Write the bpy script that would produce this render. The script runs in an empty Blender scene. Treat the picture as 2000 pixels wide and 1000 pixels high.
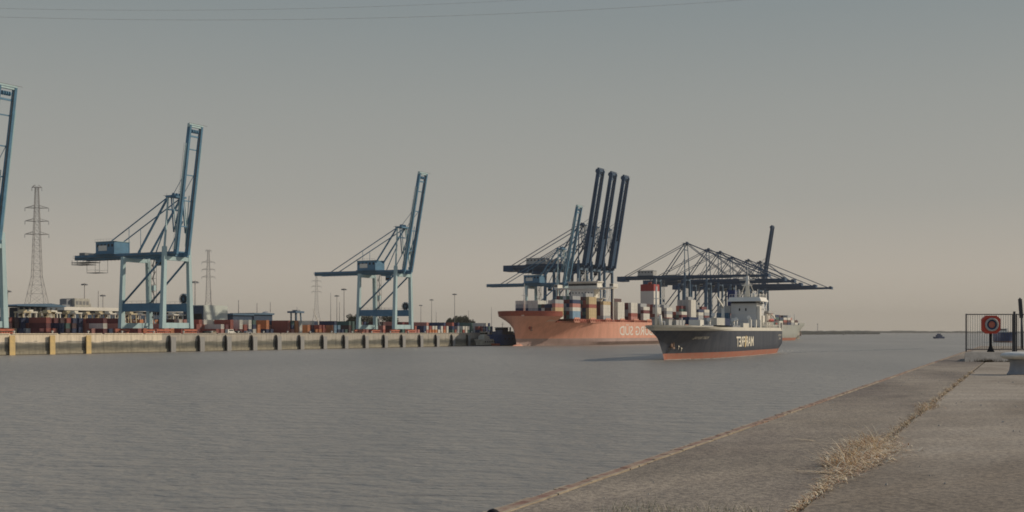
import bpy, math, random
from mathutils import Vector, Matrix
R = math.radians
rnd = random.Random(7)
F = 2300.0; HZ = 648.0; CH = 9.5          # focal length in photo pixels, horizon row, camera height over the water
scn = bpy.context.scene
# ------------------------------------------------------------------ camera, world, sun, exposure
cam = bpy.data.cameras.new('camera'); camo = bpy.data.objects.new('camera', cam)
scn.collection.objects.link(camo); scn.camera = camo
camo.location = (0, 0, CH); camo.rotation_euler = (R(90), 0, 0)
cam.sensor_width = 36; cam.lens = 36*F/2000; cam.shift_y = 148/2000
cam.clip_start = 0.5; cam.clip_end = 40000
SUN_EL, SUN_AZ = R(27), math.atan2(0.36, 1.0)      # direction TOWARDS the sun, measured from +X
SD = Vector((math.cos(SUN_AZ)*math.cos(SUN_EL), math.sin(SUN_AZ)*math.cos(SUN_EL), math.sin(SUN_EL)))
sun = bpy.data.lights.new('sun', 'SUN'); suno = bpy.data.objects.new('sun', sun); scn.collection.objects.link(suno)
sun.energy = 5.0; sun.angle = R(0.6); sun.color = (1.0, 0.87, 0.70)
suno.rotation_euler = SD.to_track_quat('Z', 'Y').to_euler()
w = bpy.data.worlds.new('World'); scn.world = w; w.use_nodes = True
nt = w.node_tree; nt.nodes.clear()
out = nt.nodes.new('ShaderNodeOutputWorld'); bg = nt.nodes.new('ShaderNodeBackground')
sky = nt.nodes.new('ShaderNodeTexSky'); sky.sky_type = 'NISHITA'; sky.sun_disc = False
sky.sun_elevation = SUN_EL; sky.sun_rotation = R(90) - SUN_AZ
sky.air_density = 1.0; sky.dust_density = 4.0; sky.ozone_density = 1.5
tc = nt.nodes.new('ShaderNodeTexCoord'); sx = nt.nodes.new('ShaderNodeSeparateXYZ')
nt.links.new(tc.outputs['Generated'], sx.inputs[0])
ma = nt.nodes.new('ShaderNodeMath'); ma.operation = 'MULTIPLY_ADD'; ma.inputs[1].default_value = 0.004; 
nt.links.new(sx.outputs['X'], ma.inputs[0]); nt.links.new(sx.outputs['Z'], ma.inputs[2])
rp = nt.nodes.new('ShaderNodeValToRGB'); nt.links.new(ma.outputs[0], rp.inputs[0])
SKY = [(0.0, (7.3, 6.5, 5.3)), (0.05, (7.2, 6.55, 5.6)), (0.11, (5.7, 5.6, 5.1)), (0.19, (4.8, 5.0, 4.75)), (0.26, (3.85, 4.35, 4.4)), (0.36, (3.2, 3.9, 4.8)), (1.0, (1.7, 2.9, 5.2))]
SKY = [(p, tuple(x*.91 for x in c)) for p, c in SKY]
el = rp.color_ramp.elements
while len(el) < len(SKY): el.new(0.5)
for e, (p, c) in zip(el, SKY): e.position = p; e.color = (c[0]/10, c[1]/10, c[2]/10, 1)
mx = nt.nodes.new('ShaderNodeVectorMath'); mx.operation = 'SCALE'; mx.inputs['Scale'].default_value = 10
nt.links.new(rp.outputs[0], mx.inputs[0])
mix = nt.nodes.new('ShaderNodeMix'); mix.data_type = 'RGBA'; mix.inputs[0].default_value = 0.97
nt.links.new(sky.outputs[0], mix.inputs[6]); nt.links.new(mx.outputs[0], mix.inputs[7])
nt.links.new(mix.outputs[2], bg.inputs[0]); bg.inputs[1].default_value = 0.12; nt.links.new(bg.outputs[0], out.inputs[0])
vs = scn.view_settings
scn.display_settings.display_device = 'sRGB'; vs.view_transform = 'Standard'; vs.look = 'None'; vs.gamma = 1; vs.exposure = -0.77
scn.cycles.pixel_filter_type = 'BLACKMAN_HARRIS'; scn.cycles.filter_width = 1.75
scn.cycles.max_bounces = 5; scn.cycles.volume_bounces = 0

# ------------------------------------------------------------------ materials
def nodes(m):
    m.use_nodes = True; t = m.node_tree; return t, t.nodes['Principled BSDF']
MC = {}
def mat(name, col, rough=0.7, metal=0.0, wear=0.18, scale=0.6, bump=0.0, dirt=None, streak=False):
    if name in MC: return MC[name]
    m = bpy.data.materials.new(name); MC[name] = m; t, b = nodes(m)
    b.inputs['Roughness'].default_value = rough; b.inputs['Metallic'].default_value = metal
    b.inputs['Specular IOR Level'].default_value = 0.25
    co = t.nodes.new('ShaderNodeTexCoord'); mp = t.nodes.new('ShaderNodeMapping'); t.links.new(co.outputs['Object'], mp.inputs[0])
    if streak: mp.inputs['Scale'].default_value = (1, 1, 0.12)
    n = t.nodes.new('ShaderNodeTexNoise'); n.inputs['Scale'].default_value = scale; n.inputs['Detail'].default_value = 6; n.inputs['Roughness'].default_value = 0.65
    t.links.new(mp.outputs[0], n.inputs['Vector'])
    r = t.nodes.new('ShaderNodeValToRGB'); t.links.new(n.outputs[0], r.inputs[0])
    d = dirt or tuple(c*(1-2*wear) for c in col)
    r.color_ramp.elements[0].position = 0.3; r.color_ramp.elements[1].position = 0.62
    r.color_ramp.elements[0].color = (*d, 1); r.color_ramp.elements[1].color = (*col, 1)
    t.links.new(r.outputs[0], b.inputs['Base Color'])
    if bump:
        bp = t.nodes.new('ShaderNodeBump'); bp.inputs['Strength'].default_value = bump; t.links.new(n.outputs[0], bp.inputs['Height']); t.links.new(bp.outputs[0], b.inputs['Normal'])
    return m
teal = mat('teal_paint', (.45, .60, .60), .6, wear=.12, scale=.3, streak=True)
teald = mat('teal_paint_shaded', (.10, .235, .35), .6, wear=.15, scale=.3)  # darker, bluer teal: shade on girder and portal sides put into the colour
navy = mat('navy_paint', (.026, .075, .145), .6, wear=.1)
navyl = mat('slate_paint', (.09, .165, .24), .6, wear=.12)
steel = mat('galvanised_steel', (.22, .23, .23), .6)
black = mat('black_rubber', (.018, .018, .02), .8)
glass = mat('dark_glass', (.02, .025, .03), .25)
white = mat('white_paint', (.80, .76, .66), .5, wear=.06, scale=.2, streak=True)
offw = mat('pale_grey_paint', (.45, .44, .41), .6, wear=.08)
orange = mat('orange_red_paint', (.55, .17, .10), .6)
rust = mat('rusty_steel', (.27, .15, .11), .8, scale=8, dirt=(.40, .31, .22))
red = mat('red_paint', (.56, .085, .055), .5, wear=.15, scale=4)
greyp = mat('grey_steel_paint', (.30, .31, .32), .6)
yellow = mat('yellow_fender_paint', (.72, .52, .22), .7, wear=.12, dirt=(.5, .38, .2))
brown = mat('pylon_steel', (.36, .32, .29), .8)

# ------------------------------------------------------------------ mesh builder
class MB:
    def __init__(s): s.v = []; s.f = []; s.m = []; s.mats = []; s.smooth = []
    def mi(s, m):
        if m not in s.mats: s.mats.append(m)
        return s.mats.index(m)
    def add(s, vs_, fs, m, smooth=False):
        o = len(s.v); s.v += [tuple(p) for p in vs_]; i = s.mi(m)
        for f in fs: s.f.append(tuple(o+k for k in f)); s.m.append(i); s.smooth.append(smooth)
        return s
    def box(s, c0, c1, m):
        (a, b, c), (d, e, f) = c0, c1
        a, d = min(a, d), max(a, d); b, e = min(b, e), max(b, e); c, f = min(c, f), max(c, f)
        return s.add([(a, b, c), (d, b, c), (d, e, c), (a, e, c), (a, b, f), (d, b, f), (d, e, f), (a, e, f)],
              [(3, 2, 1, 0), (4, 5, 6, 7), (0, 1, 5, 4), (1, 2, 6, 5), (2, 3, 7, 6), (3, 0, 4, 7)], m)
    def beam(s, p, q, w0, h0, m, w1=None, h1=None, up=(0, 0, 1)):
        p = Vector(p); q = Vector(q); d = (q-p).normalized(); u = Vector(up)
        if abs(d.dot(u)) > .97: u = Vector((1, 0, 0))
        a = d.cross(u).normalized(); b = a.cross(d).normalized(); w1 = w1 or w0; h1 = h1 or h0
        vs_ = []
        for P, ww, hh in ((p, w0, h0), (q, w1, h1)):
            for i, j in ((-1, -1), (1, -1), (1, 1), (-1, 1)): vs_.append(P + a*ww/2*i + b*hh/2*j)
        return s.add(vs_, [(3, 2, 1, 0), (4, 5, 6, 7), (0, 1, 5, 4), (1, 2, 6, 5), (2, 3, 7, 6), (3, 0, 4, 7)], m)
    def tube(s, p, q, r0, m, r1=None, n=8, smooth=True):
        p = Vector(p); q = Vector(q); d = (q-p).normalized(); u = Vector((0, 0, 1)) if abs(d.z) < .9 else Vector((1, 0, 0))
        a = d.cross(u).normalized(); b = a.cross(d).normalized(); r1 = r0 if r1 is None else r1
        vs_ = [P + (a*math.cos(2*math.pi*k/n) + b*math.sin(2*math.pi*k/n))*r for P, r in ((p, r0), (q, r1)) for k in range(n)]
        fs = [(k, (k+1) % n, n+(k+1) % n, n+k) for k in range(n)]
        s.add(vs_, [f[::-1] for f in fs], m, smooth); o = len(s.v)-2*n; i = s.mi(m)
        s.f += [tuple(o+k for k in range(n)), tuple(o+n+k for k in reversed(range(n)))]; s.m += [i, i]; s.smooth += [False, False]
        return s
    def lathe(s, prof, m, n=24, c=(0, 0, 0)):
        vs_ = [(c[0]+r*math.cos(2*math.pi*k/n), c[1]+r*math.sin(2*math.pi*k/n), c[2]+z) for r, z in prof for k in range(n)]
        fs = []
        for j in range(len(prof)-1):
            for k in range(n): fs.append((j*n+k, j*n+(k+1) % n, (j+1)*n+(k+1) % n, (j+1)*n+k))
        s.add(vs_, fs, m, True); o = len(s.v)-len(prof)*n; i = s.mi(m)
        s.f += [tuple(o+k for k in reversed(range(n))), tuple(o+(len(prof)-1)*n+k for k in range(n))]; s.m += [i, i]; s.smooth += [False, False]
        return s
    def prism(s, pts, z0, z1, m):           # pts CCW in xy
        n = len(pts); vs_ = [(x, y, z0) for x, y in pts] + [(x, y, z1) for x, y in pts]
        return s.add(vs_, [tuple(reversed(range(n))), tuple(range(n, 2*n))] + [(k, (k+1) % n, n+(k+1) % n, n+k) for k in range(n)], m)
    def build(s, name, parent=None, loc=None, rot=None, label=None, cat=None, group=None, kind=None):
        me = bpy.data.meshes.new(name); me.from_pydata(s.v, [], s.f)
        for m in s.mats: me.materials.append(m)
        me.polygons.foreach_set('material_index', s.m); me.polygons.foreach_set('use_smooth', s.smooth); me.update()
        o = bpy.data.objects.new(name, me); scn.collection.objects.link(o)
        if parent: o.parent = parent
        if loc: o.location = loc
        if rot is not None: o.rotation_euler = (0, 0, rot)
        return tag(o, label, cat, group, kind)
def tag(o, label=None, cat=None, group=None, kind=None):
    for k, v in (('label', label), ('category', cat), ('group', group), ('kind', kind)):
        if v: o[k] = v
    return o
def empty(name, loc, rot=0, label=None, cat=None, group=None):
    o = bpy.data.objects.new(name, None); scn.collection.objects.link(o); o.location = loc; o.rotation_euler = (0, 0, rot)
    return tag(o, label, cat, group)
def copy_tree(o, loc, rot=None, label=None):
    c = o.copy(); scn.collection.objects.link(c); c.location = loc
    if rot is not None: c.rotation_euler = (0, 0, rot)
    if label: c['label'] = label
    def rec(a, b):
        for ch in list(a.children):
            d = ch.copy(); scn.collection.objects.link(d); d.parent = b; rec(ch, d)
    rec(o, c); return c
def text_mesh(body, size_h, length, off=0.0):
    cu = bpy.data.curves.new('t', 'FONT'); cu.body = body; cu.size = 1; cu.offset = off; cu.resolution_u = 3
    o = bpy.data.objects.new('t', cu); scn.collection.objects.link(o)
    dg = bpy.context.evaluated_depsgraph_get(); me = bpy.data.meshes.new_from_object(o.evaluated_get(dg))
    v = [tuple(x.co) for x in me.vertices]; f = [tuple(p.vertices) for p in me.polygons]
    bpy.data.objects.remove(o); bpy.data.curves.remove(cu); bpy.data.meshes.remove(me)
    x0 = min(a[0] for a in v); x1 = max(a[0] for a in v); y0 = min(a[1] for a in v); y1 = max(a[1] for a in v)
    return [((a[0]-x0)/(x1-x0)*length, (a[1]-y0)/(y1-y0)*size_h) for a in v], f

# far quay frame: O on the quay edge, U along it, N inland
O = Vector((-206.5, 475.0)); U = Vector((.4920, .8706)); N = Vector((-.8706, .4920)); ON = O.dot(N)
ROT_R = math.atan2(-N.y, -N.x)           # local x = towards the river, local y = along the quay
QZ = 8.5
def FP(x, b):                            # the point b metres inland of the far quay edge on sight line x
    k = (x-1000)/F; Y = (ON+b)/(N.x*k+N.y); return Vector((k*Y, Y))
def A(a, b): return O + U*a + N*b        # far-quay coordinates
def aof(p): return (p-O).dot(U)

# ------------------------------------------------------------------ setting
def water_mat():
    m = bpy.data.materials.new('river_water'); t, b = nodes(m); L = t.links.new
    b.inputs['IOR'].default_value = 1.33; b.inputs['Roughness'].default_value = .34
    g = t.nodes.new('ShaderNodeNewGeometry')
    n0 = t.nodes.new('ShaderNodeTexNoise'); n0.inputs['Scale'].default_value = .012; n0.inputs['Detail'].default_value = 3
    mp0 = t.nodes.new('ShaderNodeMapping'); mp0.inputs['Scale'].default_value = (1, .35, 1); L(g.outputs['Position'], mp0.inputs[0]); L(mp0.outputs[0], n0.inputs['Vector'])
    r = t.nodes.new('ShaderNodeValToRGB'); L(n0.outputs[0], r.inputs[0])
    r.color_ramp.elements[0].position = .35; r.color_ramp.elements[0].color = (.25, .225, .185, 1)
    r.color_ramp.elements[1].position = .65; r.color_ramp.elements[1].color = (.32, .287, .235, 1)
    L(r.outputs[0], b.inputs['Base Color'])
    hs = None
    for sc, st, rot in ((.9, .5, .25), (.28, 1.0, -.2), (2.6, .16, .1)):
        mp = t.nodes.new('ShaderNodeMapping'); mp.inputs['Scale'].default_value = (sc*.55, sc, sc); mp.inputs['Rotation'].default_value = (0, 0, rot)
        L(g.outputs['Position'], mp.inputs[0]); n = t.nodes.new('ShaderNodeTexNoise'); n.inputs['Scale'].default_value = 1; n.inputs['Detail'].default_value = 4
        L(mp.outputs[0], n.inputs['Vector']); q = t.nodes.new('ShaderNodeMath'); q.operation = 'MULTIPLY_ADD'; q.inputs[1].default_value = st; L(n.outputs[0], q.inputs[0])
        if hs: L(hs, q.inputs[2])
        else: q.inputs[2].default_value = 0
        hs = q.outputs[0]
    bp = t.nodes.new('ShaderNodeBump'); bp.inputs['Strength'].default_value = 1.0; bp.inputs['Distance'].default_value = .8; L(hs, bp.inputs['Height']); L(bp.outputs[0], b.inputs['Normal'])
    return m
MB().add([(-9000, -300, 0), (9000, -300, 0), (9000, 9600, 0), (-9000, 9600, 0)], [(0, 1, 2, 3)], water_mat()).build('river_water', kind='structure')

def concrete(name, ca, cb, stain, sc=1.0, ang=0.0, spots=0.5):
    m = bpy.data.materials.new(name); t, b = nodes(m); L = t.links.new; b.inputs['Roughness'].default_value = .9; b.inputs['Specular IOR Level'].default_value = .2
    g = t.nodes.new('ShaderNodeNewGeometry'); mp = t.nodes.new('ShaderNodeMapping'); mp.inputs['Rotation'].default_value = (0, 0, ang); L(g.outputs['Position'], mp.inputs[0])
    def noise(s, d, scl=(1, 1, 1), ro=.6):
        q = t.nodes.new('ShaderNodeMapping'); q.inputs['Scale'].default_value = scl; L(mp.outputs[0], q.inputs[0])
        n = t.nodes.new('ShaderNodeTexNoise'); n.inputs['Scale'].default_value = s*sc; n.inputs['Detail'].default_value = d; n.inputs['Roughness'].default_value = ro; L(q.outputs[0], n.inputs['Vector']); return n.outputs[0]
    def ramp(src, p0, p1, c0, c1):
        r = t.nodes.new('ShaderNodeValToRGB'); L(src, r.inputs[0]); e = r.color_ramp.elements
        e[0].position = p0; e[1].position = p1; e[0].color = (*c0, 1); e[1].color = (*c1, 1); return r.outputs[0]
    def mul(a, b_, f=1.0):
        x = t.nodes.new('ShaderNodeMix'); x.data_type = 'RGBA'; x.blend_type = 'MULTIPLY'; x.inputs[0].default_value = f; L(a, x.inputs[6]); L(b_, x.inputs[7]); return x.outputs[2]
    c = ramp(noise(.7, 8, (1, .5, 1)), .3, .7, ca, cb)
    c = mul(c, ramp(noise(22, 4), .35, .6, (.62, .62, .64), (1.12, 1.10, 1.06)))
    c = mul(c, ramp(noise(.22, 5, (1, .35, 1), .7), .42, .56, stain, (1, 1, 1)))
    c = mul(c, ramp(noise(75, 2), .36, .56, (.6, .6, .6), (1.12, 1.12, 1.12)), spots)
    wv = t.nodes.new('ShaderNodeTexWave'); wv.wave_type = 'RINGS'; wv.rings_direction = 'Z'; wv.inputs['Scale'].default_value = .22; wv.inputs['Distortion'].default_value = 3.5; wv.inputs['Detail'].default_value = 3; wv.inputs['Detail Scale'].default_value = .6
    wm_ = t.nodes.new('ShaderNodeMapping'); wm_.inputs['Location'].default_value = (-9, -2, 0); L(g.outputs['Position'], wm_.inputs[0]); L(wm_.outputs[0], wv.inputs['Vector'])
    c = mul(c, ramp(wv.outputs[0], .55, .95, (.97, .97, .97), (1.07, 1.06, 1.045)))
    L(c, b.inputs['Base Color'])
    bp = t.nodes.new('ShaderNodeBump'); bp.inputs['Strength'].default_value = .35; bp.inputs['Distance'].default_value = .02
    L(noise(30, 6), bp.inputs['Height']); L(bp.outputs[0], b.inputs['Normal'])
    return m
NE = Vector((.398, .917)); NM = Vector((.917, -.398)); NO = Vector((-.136, 7.84)); NZ = 8.3
ANG = -math.atan2(NE.y, NE.x) + R(90)
def Q(a, b): p = NO + NE*a + NM*b; return (p.x, p.y)
cop_m = concrete('coping_concrete', (.29, .245, .19), (.39, .33, .26), (.66, .65, .68), 1.0, ANG, 1.0)
apr_m = concrete('apron_concrete', (.34, .288, .226), (.44, .38, .305), (.70, .68, .66), .8, ANG, .6)
MB().prism([Q(-12, .13), Q(-12, 1.80), Q(100, 1.80), Q(100, .13)][::1], NZ-1.0, NZ, cop_m).build('quay_pavement', kind='structure')
MB().prism([Q(-12, 1.87), Q(-12, 60), Q(100, 60), Q(100, 1.87)], NZ-1.0, NZ-.012, apr_m).build('apron_pavement', kind='structure')
MB().prism([Q(-12, 1.74), Q(-12, 1.93), Q(100, 1.93), Q(100, 1.74)], NZ-1.2, NZ-.03, mat('joint_soil', (.10, .085, .065), .95, scale=12)).build('joint_soil', kind='structure')
# rough steel-and-mortar nosing along the water's edge
nose = MB(); tan = mat('pale_mortar', (.46, .38, .27), .9, scale=5, dirt=(.27, .21, .15)); a = -2.0
while a < 99:
    st = .25 if a < 20 else .8
    def jit(q): return q+rnd.uniform(-.006, .006)
    nose.prism([Q(a, -.05), Q(a, -.012), Q(a+st, -.012), Q(a+st, -.05+rnd.uniform(-.01, .01))], NZ-.6, NZ-.004+rnd.uniform(-.006, .006), tan)
    nose.prism([Q(a, -.01), Q(a, .062), Q(a+st, .062), Q(a+st, -.01)], NZ-.6, NZ+.002+rnd.uniform(-.004, .004), rust)
    nose.prism([Q(a, .064), Q(a, jit(.09)), Q(a+st, jit(.09)), Q(a+st, .064)], NZ-.6, NZ+.004+rnd.uniform(-.004, .004), tan if (math.sin(a*1.3)+math.sin(a*.41)) > -.5 else rust)
    nose.prism([Q(a, .10), Q(a, .128), Q(a+st, .128), Q(a+st, .10)], NZ-.6, NZ-.006+rnd.uniform(-.003, .003), cop_m)
    a += st
nose.build('quay_edging', kind='structure')
MB().prism([Q(-12, .06), Q(-12, 4), Q(100, 4), Q(100, .06)], -3, NZ-1.25, cop_m).build('quay_foundation', kind='structure')

ck = MB(); ckm = mat('crack_dirt', (.07, .06, .05), .95); rc = random.Random(5)
for (a0_, b0_, da, db, n_) in ((1.2, 1.95, .12, .05, 16), (3.4, 2.05, .02, .16, 9), (2.1, 2.3, -.10, .09, 12), (10.5, 2.1, .02, .22, 14), (16.5, 2.0, .1, .35, 20), (6.5, .3, .01, .12, 12), (14, .2, .02, .12, 13), (24, .2, .02, .12, 13)):
    p_ = [a0_, b0_]
    for i in range(n_):
        q_ = [p_[0]+da+rc.uniform(-.05, .05), p_[1]+db+rc.uniform(-.05, .05)]; w_ = rc.uniform(.0015, .0045)
        ck.add([(*Q(p_[0]-w_, p_[1]), 0), (*Q(p_[0]+w_, p_[1]), 0), (*Q(q_[0]+w_, q_[1]), 0), (*Q(q_[0]-w_, q_[1]), 0)], [(0, 1, 2, 3)], ckm)
        for k in range(4): v_ = ck.v[-4+k]; ck.v[-4+k] = (v_[0], v_[1], NZ+(.004 if b0_ < 1.8 else -.008))
        p_ = q_
ck.build('pavement_cracks', kind='structure')
# far terminal ground + quay wall
B1 = FP(1342, 0); U2 = Vector((.43, .9028)); N2 = Vector((-.9028, .43)); END = B1 + U2*520
yard_m = concrete('terminal_asphalt', (.10, .10, .10), (.15, .145, .14), (.8, .8, .8), .1)
pa = A(-160, .6); p1 = B1+N*.6; p2 = END+N*.6
MB().prism([tuple(pa), tuple(p1), tuple(p2), tuple(END+N2*2200), tuple(A(-160, 2600))], -2, QZ-.02, yard_m).build('terminal_ground', kind='structure')
def wall_mat():
    m = bpy.data.materials.new('quay_wall_concrete'); t, b = nodes(m); L = t.links.new; b.inputs['Roughness'].default_value = .9
    co = t.nodes.new('ShaderNodeTexCoord'); s = t.nodes.new('ShaderNodeSeparateXYZ'); L(co.outputs['Object'], s.inputs[0])
    mp = t.nodes.new('ShaderNodeMapping'); mp.inputs['Scale'].default_value = (.06, 1, .4); L(co.outputs['Object'], mp.inputs[0])
    n = t.nodes.new('ShaderNodeTexNoise'); n.inputs['Scale'].default_value = 2.2; n.inputs['Detail'].default_value = 7; L(mp.outputs[0], n.inputs['Vector'])
    q = t.nodes.new('ShaderNodeMath'); q.operation = 'MULTIPLY_ADD'; q.inputs[1].default_value = 3.6; L(n.outputs[0], q.inputs[0]); L(s.outputs['Z'], q.inputs[2])
    d = t.nodes.new('ShaderNodeMath'); d.operation = 'DIVIDE'; d.inputs[1].default_value = 12; L(q.outputs[0], d.inputs[0])
    r = t.nodes.new('ShaderNodeValToRGB'); L(d.outputs[0], r.inputs[0]); e = r.color_ramp.elements
    cols = [(.0, (.16, .14, .11)), (.2, (.36, .32, .23)), (.32, (.21, .19, .14)), (.42, (.12, .12, .10)), (.52, (.19, .18, .14)), (.60, (.44, .40, .33)), (1, (.50, .45, .37))]
    while len(e) < len(cols): e.new(.5)
    for x, (p, c) in zip(e, cols): x.position = p; x.color = (*c, 1)
    # the nearest stretch has a freshly cast, paler top course
    g = t.nodes.new('ShaderNodeMath'); g.operation = 'LESS_THAN'; g.inputs[1].default_value = 247; L(s.outputs['X'], g.inputs[0])
    g2 = t.nodes.new('ShaderNodeMath'); g2.operation = 'GREATER_THAN'; g2.inputs[1].default_value = .60; L(d.outputs[0], g2.inputs[0])
    g3 = t.nodes.new('ShaderNodeMath'); g3.operation = 'MULTIPLY'; L(g.outputs[0], g3.inputs[0]); L(g2.outputs[0], g3.inputs[1])
    x = t.nodes.new('ShaderNodeMix'); x.data_type = 'RGBA'; L(g3.outputs[0], x.inputs[0]); L(r.outputs[0], x.inputs[6]); x.inputs[7].default_value = (.80, .69, .52, 1)
    n2 = t.nodes.new('ShaderNodeTexNoise'); n2.inputs['Scale'].default_value = .8; n2.inputs['Detail'].default_value = 8
    mp2 = t.nodes.new('ShaderNodeMapping'); mp2.inputs['Scale'].default_value = (1, 1, .15); L(co.outputs['Object'], mp2.inputs[0]); L(mp2.outputs[0], n2.inputs['Vector'])
    r2 = t.nodes.new('ShaderNodeValToRGB'); L(n2.outputs[0], r2.inputs[0]); r2.color_ramp.elements[0].position = .3; r2.color_ramp.elements[1].position = .6; r2.color_ramp.elements[0].color = (.62, .62, .62, 1)
    y = t.nodes.new('ShaderNodeMix'); y.data_type = 'RGBA'; y.blend_type = 'MULTIPLY'; y.inputs[0].default_value = .8; L(x.outputs[2], y.inputs[6]); L(r2.outputs[0], y.inputs[7])
    L(y.outputs[2], b.inputs['Base Color']); return m
wall = MB(); wm = wall_mat(); Lw = (B1-A(-160, 0)).length
x = 0; aq = math.atan2(U.y, U.x)
while x < Lw-.5:                                     # cast sections with narrow joints
    e = min(x+23.6, Lw); wall.box((x, -.02, -3), (e-.25, .58, QZ), wm); wall.box((x+.5, -.35, QZ+.0), (e-.8, .3, QZ+.35), wm); x += 23.6
wall.box((0, .05, -3), (Lw, .57, QZ-.1), wm)
# a lower waling course standing proud
wall.box((0, -.35, .2), (Lw, -.022, 1.5), wm)
wall.build('quay_wall', loc=(*A(-160, 0), 0), rot=aq, label='long concrete quay wall with dark tide stains under the container terminal', cat='quay wall')
wall2 = MB(); wall2.box((0, 0, -3), (520, .58, QZ+.3), wm)
for i in range(22): wall2.box((i*23.6+2, -1.1, .8), (i*23.6+4, -.004, 7.6), black)
wall2.build('quay_wall', loc=(*B1, 0), rot=math.atan2(U2.y, U2.x), label='farther quay wall bending away behind the moored ships', cat='quay wall')

# far bank
bank = MB(); fb = mat('far_bank_hazy_green', (.24, .24, .20), .95, scale=.02); pts = []  # green made paler, so extra haze is painted into the bank's colour
x = -5000
while x < 5200: pts.append((x, 8800-.02*x, 14.0 + rnd.uniform(-2, 3)+2.5*math.sin(x*.003))); x += rnd.uniform(18, 46)
for (p, q) in zip(pts, pts[1:]):
    bank.add([(p[0], p[1], -1), (q[0], q[1], -1), (q[0], q[1], q[2]), (p[0], p[1], p[2]), (p[0], p[1]+60, -1), (q[0], q[1]+60, -1), (q[0], q[1]+60, q[2]), (p[0], p[1]+60, p[2])],
             [(0, 1, 2, 3), (3, 2, 6, 7), (5, 4, 7, 6)], fb)
bank.build('far_bank', kind='structure')
nb = MB()
for i in range(70):
    y_ = 3700+i*14; x_ = (525+2.7*i)/F*y_; h_ = rnd.uniform(9.5, 12.5)-(i/70)*3.0; nb.prism([(x_-14, y_-10), (x_+12, y_-12), (x_+14, y_+12), (x_-12, y_+12)], -1, h_, fb)
nb.build('river_headland', kind='structure')

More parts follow.
